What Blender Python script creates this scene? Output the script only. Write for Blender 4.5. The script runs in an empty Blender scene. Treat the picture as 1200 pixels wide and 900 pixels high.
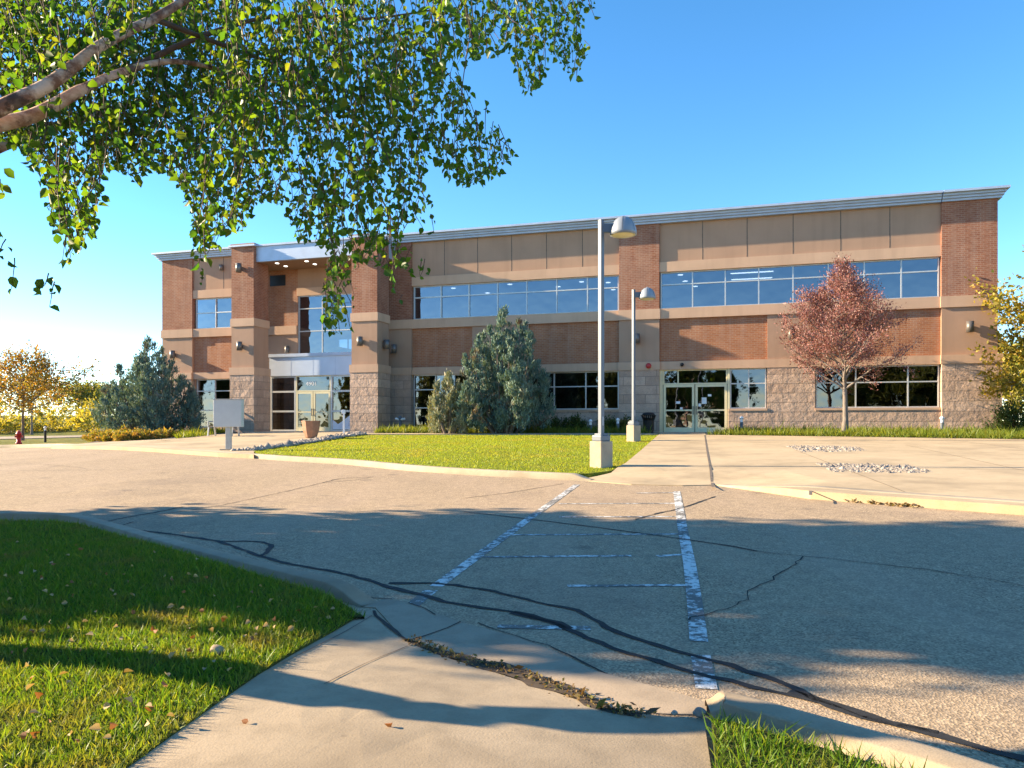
import bpy, bmesh, math, random
import numpy as np
from mathutils import Vector, Matrix

random.seed(7)
RNG = np.random.default_rng(7)
S = bpy.context.scene
COL = S.collection
R_ = math.radians

# ------------------------------------------------------------------ camera
YH, FPX, EYE = 497.0, 900.0, 1.6
cd = bpy.data.cameras.new("camera")
cam = bpy.data.objects.new("camera", cd)
COL.objects.link(cam)
cam.location = (0, 0, EYE)
cam.rotation_euler = (R_(90), 0, 0)
cd.sensor_width = 36
cd.lens = 27
cd.shift_y = (YH - 450) / 1200
cd.clip_start = 0.05
cd.clip_end = 6000
S.camera = cam

# ------------------------------------------------------------------ terrain
def sst(a, b, x):
    t = np.clip((np.asarray(x, float) - a) / (b - a), 0, 1)
    return t * t * (3 - 2 * t)

def H(x, y):
    x = np.asarray(x, float)
    y = np.asarray(y, float)
    ys = np.where(y < 34, y, 34 + 6 * (1 - np.exp(-np.maximum(y - 34, 0) / 6)))
    ys = np.maximum(ys, -20)
    xs = 26 * np.tanh(x / 26)
    h = .03 * ys + .009 * xs
    h = h - .5 * sst(-12, -28, x) * sst(15, 32, y)
    h = h + .12 * np.exp(-((x + 10) ** 2 + (y - 41) ** 2) / 50)
    h = h + 2.6 * sst(78, 125, y) * sst(5, -25, x) + 1.0 * sst(150, 400, y)
    return h

def P(px, py, off=0.0):
    """the ground point seen at a pixel of the photograph"""
    k = (px - 600) / FPX
    f = lambda Y: EYE - (py - YH) / FPX * Y - float(H(k * Y, Y)) - off
    Y0, Y = 1.0, 1.0
    while Y < 400:
        Y1 = Y * 1.02
        if f(Y1) < 0:
            lo, hi = Y, Y1
            for _ in range(40):
                m = (lo + hi) / 2
                if f(m) < 0: hi = m
                else: lo = m
            return (k * lo, lo)
        Y = Y1
    return (k * 400, 400)

# ------------------------------------------------------------------ node helpers
class NT:
    def __init__(s, name):
        s.m = bpy.data.materials.new(name)
        s.m.use_nodes = True
        s.t = s.m.node_tree
        s.t.nodes.clear()
        s.out = s.n('ShaderNodeOutputMaterial')
    def n(s, typ, **kw):
        nd = s.t.nodes.new(typ)
        for k, v in kw.items():
            if k in nd.inputs.keys(): s.set(nd, k, v)
            else: setattr(nd, k, v)
        return nd
    def set(s, nd, key, v):
        i = nd.inputs[key]
        if isinstance(v, bpy.types.NodeSocket): s.t.links.new(v, i)
        else: i.default_value = v
    def coord(s, which='Object'):
        return s.n('ShaderNodeTexCoord').outputs[which]
    def noise(s, vec, scale, detail=4, rough=.55):
        nd = s.n('ShaderNodeTexNoise')
        s.set(nd, 'Vector', vec); s.set(nd, 'Scale', scale); s.set(nd, 'Detail', detail); s.set(nd, 'Roughness', rough)
        return nd.outputs[0]
    def ramp(s, fac, stops):
        nd = s.n('ShaderNodeValToRGB')
        s.set(nd, 'Fac', fac)
        el = nd.color_ramp.elements
        while len(el) < len(stops): el.new(.5)
        for e, (p, c) in zip(el, stops):
            e.position = p
            e.color = (c, c, c, 1) if isinstance(c, (int, float)) else (*c, 1)
        return nd.outputs[0]
    def mix(s, fac, a, b, blend='MIX'):
        nd = s.n('ShaderNodeMix', data_type='RGBA', blend_type=blend)
        for idx, v in ((0, fac), (6, a), (7, b)):
            i = nd.inputs[idx]
            if isinstance(v, bpy.types.NodeSocket): s.t.links.new(v, i)
            elif idx: i.default_value = (*v, 1) if len(v) == 3 else v
            else: i.default_value = v
        return nd.outputs[2]
    def math(s, op, a, b=0.0):
        nd = s.n('ShaderNodeMath', operation=op)
        for i, v in enumerate((a, b)):
            if isinstance(v, bpy.types.NodeSocket): s.t.links.new(v, nd.inputs[i])
            else: nd.inputs[i].default_value = v
        return nd.outputs[0]
    def bump(s, h, strength=.5, dist=.02):
        nd = s.n('ShaderNodeBump')
        s.set(nd, 'Height', h); s.set(nd, 'Strength', strength); s.set(nd, 'Distance', dist)
        return nd.outputs[0]
    def bsdf(s, col, rough=.9, normal=None, metal=0.0, spec=.3):
        nd = s.n('ShaderNodeBsdfPrincipled')
        s.set(nd, 'Base Color', col if isinstance(col, bpy.types.NodeSocket) else (*col, 1))
        s.set(nd, 'Roughness', rough); s.set(nd, 'Metallic', metal)
        s.set(nd, 'Specular IOR Level', spec)
        if normal is not None: s.set(nd, 'Normal', normal)
        return nd.outputs[0]
    def done(s, sh):
        s.t.links.new(sh, s.out.inputs[0])
        return s.m

def m_plain(name, col, rough=.6, metal=0.0, var=.12, scale=6.0, spec=.4):
    t = NT(name)
    c = t.coord()
    n = t.noise(c, scale, 5)
    dark = tuple(v * (1 - var) for v in col); lite = tuple(min(1, v * (1 + var)) for v in col)
    cc = t.ramp(n, [(.3, dark), (.7, lite)])
    return t.done(t.bsdf(cc, rough, t.bump(t.noise(c, scale * 12, 3), .12, .004), metal, spec))

def m_asphalt():
    t = NT("weathered_asphalt"); c = t.coord()
    vor = t.n('ShaderNodeTexVoronoi'); t.set(vor, 'Vector', c); t.set(vor, 'Scale', 75.0)
    agg = t.ramp(vor.outputs['Color'], [(.15, (.19, .137, .088)), (.5, (.345, .257, .165)), (.92, (.58, .43, .28))])
    n2 = t.noise(c, .55, 6, .6); n3 = t.noise(c, 7, 5)
    col = t.mix(t.ramp(n2, [(.35, 0.0), (.72, .42)]), agg, (.44, .325, .21))
    col = t.mix(t.ramp(n3, [(.33, .30), (.56, 0.0)]), col, (.15, .115, .09))
    wear = t.noise(t.n('ShaderNodeMapping', Vector=c, Scale=(.9, .12, 1)).outputs[0], 1.1, 4)
    col = t.mix(t.ramp(wear, [(.45, 0.0), (.7, .3)]), col, (.47, .345, .25))
    st = t.noise(c, .23, 5, .62)
    col = t.mix(t.ramp(st, [(.54, 0.0), (.66, .34)]), col, (.13, .10, .082))
    oil = t.n('ShaderNodeTexVoronoi'); t.set(oil, 'Vector', c); t.set(oil, 'Scale', .9)
    col = t.mix(t.ramp(oil.outputs['Distance'], [(.05, .45), (.16, 0.0)]), col, (.10, .08, .07))
    return t.done(t.bsdf(col, .92, t.bump(vor.outputs['Distance'], .5, .006), 0, .25))

def m_concrete(name, base=(.44, .385, .315), stain=.35, fine=60):
    t = NT(name); c = t.coord()
    n1 = t.noise(c, .7, 7, .62); n2 = t.noise(c, 5, 6); n3 = t.noise(c, fine, 4)
    d = tuple(v * .68 for v in base); l = tuple(v * 1.14 for v in base)
    col = t.ramp(n1, [(.3, d), (.52, base), (.75, l)])
    col = t.mix(t.ramp(n2, [(.3, stain), (.55, 0.0)]), col, tuple(v * .6 for v in base))
    col = t.mix(t.ramp(n3, [(.3, .25), (.5, 0.0)]), col, tuple(v * .5 for v in base))
    spots = t.n('ShaderNodeTexVoronoi'); t.set(spots, 'Vector', c); t.set(spots, 'Scale', 2.3)
    col = t.mix(t.ramp(spots.outputs['Distance'], [(.02, .5), (.05, 0.0)]), col, (.09, .07, .055))
    return t.done(t.bsdf(col, .88, t.bump(t.noise(c, 90, 4), .3, .006), 0, .3))

def facade_vec(t):
    sx = t.n('ShaderNodeSeparateXYZ', Vector=t.coord())
    cx = t.n('ShaderNodeCombineXYZ')
    t.t.links.new(t.math('ADD', sx.outputs[0], sx.outputs[1]), cx.inputs[0])
    t.t.links.new(sx.outputs[2], cx.inputs[1])
    return cx.outputs[0]

def brick_node(t, vec, w, h, mortar, cols, off=.5):
    b = t.n('ShaderNodeTexBrick')
    t.set(b, 'Vector', vec); t.set(b, 'Scale', 1.0); t.set(b, 'Mortar Size', mortar)
    t.set(b, 'Brick Width', w); t.set(b, 'Row Height', h); t.set(b, 'Mortar Smooth', .15); t.set(b, 'Bias', 0.0)
    b.offset = off
    for k, c in zip(('Color1', 'Color2', 'Mortar'), cols): t.set(b, k, (*c, 1))
    return b

def m_brick(name, c1, c2, mort):
    t = NT(name); v = facade_vec(t); c = t.coord()
    b = brick_node(t, v, .24, .085, .009, (c1, c2, mort))
    n = t.noise(c, 1.3, 5)
    col = t.mix(t.ramp(n, [(.35, .4), (.65, 0.0)]), b.outputs[0], tuple(x * .6 for x in c1))
    stn = t.noise(t.n('ShaderNodeMapping', Vector=c, Scale=(2.2, 2.2, .2)).outputs[0], 1.0, 5)
    col = t.mix(t.ramp(stn, [(.5, 0.0), (.75, .3)]), col, (.46, .36, .29))
    n4 = t.noise(t.n('ShaderNodeMapping', Vector=v, Scale=(4.1, 11.7, 1)).outputs[0], 1.0, 1)
    col = t.mix(t.ramp(n4, [(.52, 0.0), (.68, .55)]), col, (.36, .20, .14))
    h = t.math('SUBTRACT', t.math('MULTIPLY', t.noise(c, 40, 3), .3), b.outputs['Fac'])
    return t.done(t.bsdf(col, .85, t.bump(h, .6, .012), 0, .25))

def m_stone():
    t = NT("split_face_stone"); v = facade_vec(t); c = t.coord()
    b = brick_node(t, v, 1.05, .43, .012, ((.47, .325, .24), (.60, .43, .325), (.26, .195, .155)))
    n = t.noise(c, 3.2, 6, .6)
    col = t.mix(t.ramp(n, [(.35, .35), (.6, 0.0)]), b.outputs[0], (.27, .20, .165))
    fine = t.noise(c, 22, 5)
    col = t.mix(t.ramp(fine, [(.35, .3), (.55, 0.0)]), col, (.22, .17, .14))
    vr = t.n('ShaderNodeTexVoronoi'); t.set(vr, 'Vector', c); t.set(vr, 'Scale', 4.5)
    h = t.math('ADD', t.math('MULTIPLY', t.noise(c, 3.0, 6, .65), 1.0), t.math('MULTIPLY', vr.outputs['Distance'], .12))
    h = t.math('SUBTRACT', h, t.math('MULTIPLY', b.outputs['Fac'], .7))
    return t.done(t.bsdf(col, .9, t.bump(h, .6, .10), 0, .2))

def m_stucco(name, base):
    t = NT(name); c = t.coord()
    n1 = t.noise(c, .5, 5); n2 = t.noise(t.n('ShaderNodeMapping', Vector=c, Scale=(3, 3, .25)).outputs[0], 1.0, 5)
    col = t.ramp(n1, [(.3, tuple(v * .9 for v in base)), (.7, tuple(v * 1.08 for v in base))])
    col = t.mix(t.ramp(n2, [(.48, 0.0), (.72, .3)]), col, tuple(v * .68 for v in base))
    return t.done(t.bsdf(col, .9, t.bump(t.noise(c, 70, 3), .25, .006), 0, .2))

def m_glass(name, tint=(.16, .18, .20), refl=.15):
    t = NT(name)
    tr = t.n('ShaderNodeBsdfTransparent'); t.set(tr, 'Color', (*tint, 1))
    c = t.coord()
    gl = t.n('ShaderNodeBsdfGlossy'); t.set(gl, 'Roughness', .012); t.set(gl, 'Color', (.84, .86, .98, 1))
    t.set(gl, 'Normal', t.bump(t.noise(c, .8, 2), .22, .06))
    lw = t.n('ShaderNodeLayerWeight'); t.set(lw, 'Blend', .35)
    fac = t.math('ADD', t.math('MULTIPLY', lw.outputs['Fresnel'], .35), refl)
    fac = t.math('MINIMUM', fac, .95)
    mx = t.n('ShaderNodeMixShader'); t.set(mx, 0, fac)
    t.t.links.new(tr.outputs[0], mx.inputs[1]); t.t.links.new(gl.outputs[0], mx.inputs[2])
    return t.done(mx.outputs[0])

def m_leaf(name, cols, trans=.45, rough=.55, patch=None, spec=.3):
    """per-leaf colour variation (random per island) with light passing through"""
    t = NT(name)
    g = t.n('ShaderNodeNewGeometry')
    k = len(cols) - 1
    col = t.ramp(g.outputs['Random Per Island'], [(i / k if k else 0, c) for i, c in enumerate(cols)])
    if patch:
        pc, sc, lo, hi = patch
        col = t.mix(t.ramp(t.noise(t.coord(), sc, 3), [(lo, 0.0), (hi, 1.0)]), col, pc)
    a = t.bsdf(col, rough, spec=spec)
    tl = t.n('ShaderNodeBsdfTranslucent')
    bright = t.n('ShaderNodeMix', data_type='RGBA', blend_type='MULTIPLY')
    bright.inputs[0].default_value = 1.0
    t.t.links.new(col, bright.inputs[6]); bright.inputs[7].default_value = (2.1, 1.75, .55, 1)
    t.t.links.new(bright.outputs[2], tl.inputs['Color'])
    mx = t.n('ShaderNodeMixShader'); t.set(mx, 0, trans)
    t.t.links.new(a, mx.inputs[1]); t.t.links.new(tl.outputs[0], mx.inputs[2])
    return t.done(mx.outputs[0])

def m_bark(name, c1, c2, birch=False):
    t = NT(name); c = t.coord()
    n = t.noise(t.n('ShaderNodeMapping', Vector=c, Scale=(14, 14, 3) if not birch else (5, 5, 12)).outputs[0], 1.0, 6, .65)
    col = t.ramp(n, [(.34, c2), (.52, c1), (.75, tuple(min(1, v * 1.25) for v in c1))])
    if birch:
        n2 = t.noise(c, 9, 5, .6)
        col = t.mix(t.ramp(n2, [(.46, 0.0), (.60, .9)]), col, (.17, .07, .04))
        n3 = t.noise(t.n('ShaderNodeMapping', Vector=c, Scale=(3, 3, 3)).outputs[0], 2.2, 6, .7)
        col = t.mix(t.ramp(n3, [(.54, 0.0), (.60, .8)]), col, (.05, .035, .03))
    return t.done(t.bsdf(col, .85, t.bump(n, .8, .02), 0, .2))

def m_paint():
    t = NT("worn_road_paint"); c = t.coord()
    n = t.noise(c, 16, 6, .7); n2 = t.noise(c, 2.2, 4)
    w = t.math('ADD', t.math('MULTIPLY', n, .7), t.math('MULTIPLY', n2, .45))
    col = t.ramp(w, [(.52, (.70, .69, .66)), (.60, (.17, .158, .142))])
    return t.done(t.bsdf(col, .8, t.bump(t.noise(c, 75, 3), .4, .008)))

def m_emit(name, col, s):
    t = NT(name)
    e = t.n('ShaderNodeEmission'); t.set(e, 'Color', (*col, 1)); t.set(e, 'Strength', s)
    return t.done(e.outputs[0])

M = dict(
    asphalt=m_asphalt(),
    concrete=m_concrete("plaza_concrete", (.48, .37, .235), .25),
    walk=m_concrete("sidewalk_concrete", (.40, .31, .21), .5),
    kerb=m_concrete("kerb_concrete", (.42, .345, .25), .3),
    gutter=m_concrete("gutter_concrete", (.38, .295, .21), .4),
    footing=m_concrete("footing_concrete", (.40, .325, .24), .25),
    brick=m_brick("red_brick", (.27, .095, .055), (.35, .14, .08), (.38, .26, .19)),
    brick2=m_brick("orange_brick", (.36, .135, .064), (.44, .185, .09), (.42, .28, .19)),
    stone=m_stone(),
    stucco=m_stucco("tan_stucco", (.41, .262, .18)),
    band=m_stucco("light_tan_stucco", (.55, .365, .25)),
    cornice=m_plain("blue_grey_metal", (.42, .48, .59), .45, .3, .08, 2),
    panel=m_plain("pale_blue_metal_panel", (.50, .56, .66), .4, .3, .05, 1.5),
    frame=m_plain("silver_aluminium", (.55, .55, .54), .4, .4, .05),
    cream=m_plain("cream_aluminium", (.76, .68, .44), .45, .1, .05),
    glass=m_glass("tinted_glass"),
    glassup=m_glass("blue_tinted_glass", (.15, .20, .28), .21),
    soffit=m_plain("soffit_board", (.27, .17, .11), .7, 0, .06),
    inner=m_plain("interior_paint", (.16, .155, .15), .9, 0, .1),
    innerfl=m_plain("interior_carpet", (.05, .05, .055), .95, 0, .2),
    roof=m_plain("roof_membrane", (.4, .4, .4), .9),
    lamp=m_emit("lit_lamp", (1, .93, .8), 1.6),
    bronze=m_plain("grey_bronze_metal", (.17, .155, .145), .45, .5, .1),
    black=m_plain("black_metal", (.018, .018, .02), .45, .3, .2),
    pole=m_plain("galvanised_pole", (.12, .14, .17), .5, .15, .06, 4),
    dome=m_plain("grey_dome_metal", (.25, .28, .32), .5, .15, .06, 4),
    lens=m_plain("lamp_lens", (.75, .68, .45), .3, 0, .05),
    sign=m_plain("sign_back_metal", (.58, .58, .56), .45, .15, .06, 3),
    signpost=m_plain("sign_post_metal", (.48, .47, .44), .5, .2, .08),
    white=m_plain("white_paint", (.78, .79, .80), .5, 0, .04),
    red=m_plain("red_enamel", (.45, .03, .03), .4, 0, .1),
    pot=m_plain("terracotta", (.34, .17, .10), .7, 0, .15),
    soil=m_plain("soil", (.07, .05, .035), .95, 0, .3, 20),
    decal=m_plain("pale_window_film", (.66, .75, .86), .5, 0, .06),
    tar=m_plain("crack_sealant", (.02, .02, .021), .85, 0, .3, 30),
    crack=m_plain("open_crack", (.035, .03, .027), .95, 0, .2, 20),
    joint=m_plain("joint_filler", (.13, .105, .085), .9, 0, .3, 9),
    paint=m_paint(),
    bark=m_bark("grey_bark", (.20, .165, .135), (.08, .062, .05)),
    barkpale=m_bark("pale_bark", (.21, .175, .15), (.13, .11, .095)),
    birch=m_bark("peeling_birch_bark", (.62, .44, .33), (.40, .21, .13), True),
    twig=m_plain("twig_bark", (.10, .06, .04), .8, 0, .2, 20),
    pebble=None,
)

# ------------------------------------------------------------------ mesh helpers
def link(name, me, mat=None, parent=None, smooth=False):
    o = bpy.data.objects.new(name, me)
    COL.objects.link(o)
    if mat is not None: me.materials.append(mat)
    if parent is not None: o.parent = parent
    if smooth: me.polygons.foreach_set('use_smooth', [True] * len(me.polygons))
    return o

def np_mesh(name, V, Fa, mat=None, parent=None, smooth=False):
    """V (n,3); Fa (m,k) faces of equal size, or a list of such arrays"""
    me = bpy.data.meshes.new(name)
    V = np.asarray(V, np.float32)
    Fs = Fa if isinstance(Fa, list) else [Fa]
    Fs = [np.asarray(f, np.int32) for f in Fs if len(f)]
    loops = np.concatenate([f.ravel() for f in Fs])
    tot = np.concatenate([np.full(len(f), f.shape[1], np.int32) for f in Fs])
    start = np.concatenate([[0], np.cumsum(tot)[:-1]]).astype(np.int32)
    me.vertices.add(len(V)); me.vertices.foreach_set('co', V.ravel())
    me.loops.add(len(loops)); me.loops.foreach_set('vertex_index', loops)
    me.polygons.add(len(tot)); me.polygons.foreach_set('loop_start', start); me.polygons.foreach_set('loop_total', tot)
    me.update(calc_edges=True)
    return link(name, me, mat, parent, smooth)

def bm_obj(name, bm, mat=None, parent=None, smooth=False):
    me = bpy.data.meshes.new(name)
    bmesh.ops.recalc_face_normals(bm, faces=bm.faces)
    bm.to_mesh(me); bm.free()
    return link(name, me, mat, parent, smooth)

def box(bm, x0, x1, y0, y1, z0, z1, bev=0.0):
    r = bmesh.ops.create_cube(bm, size=1)
    for v in r['verts']:
        v.co = Vector((x0 + (v.co.x + .5) * (x1 - x0), y0 + (v.co.y + .5) * (y1 - y0), z0 + (v.co.z + .5) * (z1 - z0)))
    if bev:
        es = list({e for v in r['verts'] for e in v.link_edges})
        bmesh.ops.bevel(bm, geom=es, offset=bev, segments=2, affect='EDGES', profile=.6)
    return r['verts']

def cyl(bm, x, y, z0, z1, r0, r1=None, n=16, mat=None):
    r1 = r0 if r1 is None else r1
    q = bmesh.ops.create_cone(bm, cap_ends=True, segments=n, radius1=r0, radius2=r1, depth=z1 - z0)
    m = Matrix.Translation((x, y, (z0 + z1) / 2))
    if mat is not None: m = mat @ m
    bmesh.ops.transform(bm, matrix=m, verts=q['verts'])
    return q['verts']

def lathe(bm, prof, n=24, cx=0, cy=0):
    rings = []
    for r, z in prof:
        rings.append([bm.verts.new((cx + r * math.cos(2 * math.pi * i / n), cy + r * math.sin(2 * math.pi * i / n), z)) for i in range(n)])
    for a, b in zip(rings, rings[1:]):
        for i in range(n):
            bm.faces.new((a[i], a[(i + 1) % n], b[(i + 1) % n], b[i]))
    bm.faces.new(rings[0]); bm.faces.new(rings[-1])

def tubes(name, paths, mat, parent=None, n=7):
    V, Fq, base = [], [], 0
    for pts, rad in paths:
        p = np.asarray(pts, float); r = np.asarray(rad, float)
        d = np.gradient(p, axis=0); d /= np.linalg.norm(d, axis=1)[:, None] + 1e-9
        ref = np.where(np.abs(d[:, 2:3]) > .9, [[1., 0, 0]], [[0, 0, 1.]])
        a = np.cross(d, ref); a /= np.linalg.norm(a, axis=1)[:, None] + 1e-9
        b = np.cross(d, a)
        th = np.linspace(0, 2 * np.pi, n, endpoint=False)
        ring = p[:, None] + r[:, None, None] * (np.cos(th)[None, :, None] * a[:, None] + np.sin(th)[None, :, None] * b[:, None])
        V.append(ring.reshape(-1, 3))
        k = len(p)
        i, j = np.meshgrid(np.arange(k - 1), np.arange(n), indexing='ij')
        q = np.stack([i * n + j, i * n + (j + 1) % n, (i + 1) * n + (j + 1) % n, (i + 1) * n + j], -1).reshape(-1, 4) + base
        Fq.append(q); base += k * n
    return np_mesh(name, np.concatenate(V), np.concatenate(Fq), mat, parent, True)

def unit(v):
    return v / (np.linalg.norm(v, axis=-1, keepdims=True) + 1e-9)

def leafset(name, p, d, s, w, mat, parent=None, shape='kite', fold=.18, rng=RNG):
    """one leaf-sized face (or folded pair) per row: p base point, d axis, s length, w width/length"""
    p = np.asarray(p, float); d = unit(np.asarray(d, float)); n = len(p)
    s = np.broadcast_to(np.asarray(s, float), (n,))[:, None]
    rv = unit(rng.normal(size=(n, 3)))
    side = unit(np.cross(d, rv)); up = np.cross(side, d)
    if shape == 'kite':
        V = np.stack([p, p + d * s * .45 + side * s * w * .5, p + d * s, p + d * s * .45 - side * s * w * .5], 1)
        Fq = np.arange(n * 4).reshape(n, 4)
        return np_mesh(name, V.reshape(-1, 3), Fq, mat, parent)
    if shape == 'blade':
        bend = rng.normal(size=(n, 3)) * .22 * s
        V = np.stack([p - side * s * w * .5, p + side * s * w * .5, p + d * s * .55 + side * s * w * .4 + bend * .3,
                      p + d * s * .55 - side * s * w * .4 + bend * .3, p + d * s + bend], 1)
        b = np.arange(n)[:, None] * 5
        return np_mesh(name, V.reshape(-1, 3), [b + np.array([[0, 1, 2, 3]]), b + np.array([[3, 2, 4]])], mat, parent)
    f = up * s * fold
    V = np.stack([p, p + d * s * .22 + side * s * w * .42 + f, p + d * s * .55 + side * s * w * .46 + f, p + d * s - up * s * .1,
                  p + d * s * .55 - side * s * w * .46 + f, p + d * s * .22 - side * s * w * .42 + f], 1)
    b = np.arange(n)[:, None] * 6
    return np_mesh(name, V.reshape(-1, 3), [b + np.array([[0, 1, 2, 3]]), b + np.array([[0, 3, 4, 5]])][0:2], mat, parent)

def tag(o, label, cat=None, group=None, kind=None):
    o['label'] = label
    if cat: o['category'] = cat
    if group: o['group'] = group
    if kind: o['kind'] = kind
    return o

def thing(name, label, cat, loc=(0, 0, 0), rz=0, group=None):
    o = bpy.data.objects.new(name, None)
    COL.objects.link(o)
    o.empty_display_size = .3
    o.location = loc; o.rotation_euler = (0, 0, rz)
    return tag(o, label, cat, group)

def copy_tree(o, parent=None):
    c = o.copy(); COL.objects.link(c)
    if parent is not None: c.parent = parent
    for ch in list(o.children): copy_tree(ch, c)
    return c

def spline(pts, sub=8):
    p = np.asarray(pts, float)
    if len(p) < 3: return p
    q = np.vstack([2 * p[0] - p[1], p, 2 * p[-1] - p[-2]])
    out = []
    for i in range(1, len(q) - 2):
        t = np.linspace(0, 1, sub, endpoint=False)[:, None]
        a, b, c, d = q[i - 1], q[i], q[i + 1], q[i + 2]
        out.append(.5 * (2 * b + (c - a) * t + (2 * a - 5 * b + 4 * c - d) * t ** 2 + (3 * b - a - 3 * c + d) * t ** 3))
    return np.vstack(out + [p[-1:]])

def poly_xy(items, off=0.0):
    return [P(*i, off) if i[0] != 'w' else (i[1], i[2]) for i in items]

def sheet(name, poly, off, mat, step=1.0, skirt=.25, kind='structure', label=None):
    """a ground surface cut to an outline, following the terrain; off is a number or off(x, y)"""
    bm = bmesh.new()
    bm.faces.new([bm.verts.new((x, y, 0)) for x, y in poly])
    bmesh.ops.triangulate(bm, faces=bm.faces)
    xs = [p[0] for p in poly]; ys = [p[1] for p in poly]
    for lo, hi, no in ((min(xs), max(xs), (1, 0, 0)), (min(ys), max(ys), (0, 1, 0))):
        k = math.ceil(lo / step)
        while k * step < hi:
            co = (k * step, 0, 0) if no[0] else (0, k * step, 0)
            bmesh.ops.bisect_plane(bm, geom=bm.verts[:] + bm.edges[:] + bm.faces[:], plane_co=co, plane_no=no, dist=1e-5)
            k += 1
    bmesh.ops.recalc_face_normals(bm, faces=bm.faces)
    if bm.faces[:] and bm.faces[:][0].normal.z < 0: bmesh.ops.reverse_faces(bm, faces=bm.faces)
    ed = [e for e in bm.edges if e.is_boundary]
    top = list(bm.verts)
    if skirt:
        r = bmesh.ops.extrude_edge_only(bm, edges=ed)
        low = {v for v in r['geom'] if isinstance(v, bmesh.types.BMVert)}
    else: low = set()
    for v in bm.verts:
        o = off(v.co.x, v.co.y) if callable(off) else off
        v.co.z = float(H(v.co.x, v.co.y)) + o - (skirt if v in low else 0)
    me = bpy.data.meshes.new(name); bm.to_mesh(me); bm.free()
    ob = link(name, me, mat)
    if kind: ob['kind'] = kind
    if label: ob['label'] = label
    return ob

def ribbon(name, pts, width, off, mat, jitter=0.0, kind='structure', sub=8, parent=None, label=None):
    """a strip along a line on the ground (crack, paint, joint)"""
    p = spline(pts, sub) if sub > 1 else np.asarray(pts, float)
    # resample
    seg = np.linalg.norm(np.diff(p, axis=0), axis=1); L = np.concatenate([[0], np.cumsum(seg)])
    k = max(2, int(L[-1] / .12) if jitter else int(L[-1] / .6) + 2)
    t = np.linspace(0, L[-1], k)
    p = np.stack([np.interp(t, L, p[:, 0]), np.interp(t, L, p[:, 1])], 1)
    if jitter:
        p = p + np.cumsum(RNG.normal(size=p.shape), 0) * 0 + RNG.normal(size=p.shape) * jitter
    d = unit(np.gradient(p, axis=0)); nrm = np.stack([-d[:, 1], d[:, 0]], 1)
    w = np.broadcast_to(np.asarray(width if not callable(width) else width(t / L[-1]), float), (k,)) * .5
    if jitter: w = w * (1 + RNG.normal(size=k) * .22)
    A = p + nrm * w[:, None]; B = p - nrm * w[:, None]
    of = (lambda q: np.array([off(*r) for r in q])) if callable(off) else (lambda q: off)
    V = np.vstack([np.column_stack([A, H(A[:, 0], A[:, 1]) + of(A)]), np.column_stack([B, H(B[:, 0], B[:, 1]) + of(B)])])
    i = np.arange(k - 1)
    ob = np_mesh(name, V, np.stack([i, i + k, i + k + 1, i + 1], 1), mat, parent)
    if kind and parent is None: ob['kind'] = kind
    if label: ob['label'] = label
    return ob

def kerb(name, pts, w, h0, h1, mat, label, sub=8):
    """kerb swept along a line: road-side foot height h0, top h1 above the road; pts is the road-side edge"""
    p = spline(pts, sub)
    d = unit(np.gradient(p, axis=0)); nrm = np.stack([-d[:, 1], d[:, 0]], 1)
    k = len(p)
    h1 = np.array([h1[0](*q) for q in p]) if isinstance(h1, tuple) else h1(np.linspace(0, 1, k)) if callable(h1) else np.full(k, float(h1))
    prof = [(0, -.12, 0), (0.0, 0, .78), (math.copysign(.02, w), 0, .95), (math.copysign(.05, w), 0, 1), (w - math.copysign(.02, w), 0, 1), (w, 0, .93), (w, -.15, 0)]
    rows = []
    for dx, dz, f in prof:
        q = p + nrm * dx
        rows.append(np.column_stack([q, H(p[:, 0], p[:, 1]) + dz + h1 * f]))
    V = np.vstack(rows); m = len(prof)
    i, j = np.meshgrid(np.arange(m - 1), np.arange(k - 1), indexing='ij')
    F = np.stack([i * k + j, i * k + j + 1, (i + 1) * k + j + 1, (i + 1) * k + j], -1).reshape(-1, 4)
    o = np_mesh(name, V, F, mat)
    o['kind'] = 'structure'; o['label'] = label
    return o
#@@PART2
# ================================================================== GROUND
def inpoly(x, y, poly):
    x = np.asarray(x); y = np.asarray(y); c = np.zeros(x.shape, bool)
    n = len(poly)
    for i in range(n):
        x0, y0 = poly[i]; x1, y1 = poly[(i + 1) % n]
        m = ((y0 > y) != (y1 > y)) & (x < (x1 - x0) * (y - y0) / (y1 - y0 + 1e-12) + x0)
        c ^= m
    return c

def m_terrain():
    t = NT("rough_grass_ground"); c = t.coord()
    n1 = t.noise(c, .06, 5); n2 = t.noise(c, .8, 5)
    col = t.ramp(n1, [(.3, (.10, .12, .02)), (.5, (.20, .19, .04)), (.7, (.26, .21, .06))])
    col = t.mix(t.ramp(n2, [(.35, .5), (.6, 0.0)]), col, (.06, .09, .018))
    return t.done(t.bsdf(col, .95, t.bump(t.noise(c, 3, 5), .8, .2), 0, .1))

def m_lawn(name, a, b):
    t = NT(name); c = t.coord()
    n1 = t.noise(c, 1.3, 6, .6); n2 = t.noise(c, 40, 4)
    col = t.ramp(n1, [(.3, a), (.7, b)])
    col = t.mix(t.ramp(n2, [(.3, .55), (.6, 0.0)]), col, tuple(v * .45 for v in a))
    return t.done(t.bsdf(col, .95, t.bump(n2, 1.0, .03), 0, .1))

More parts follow.
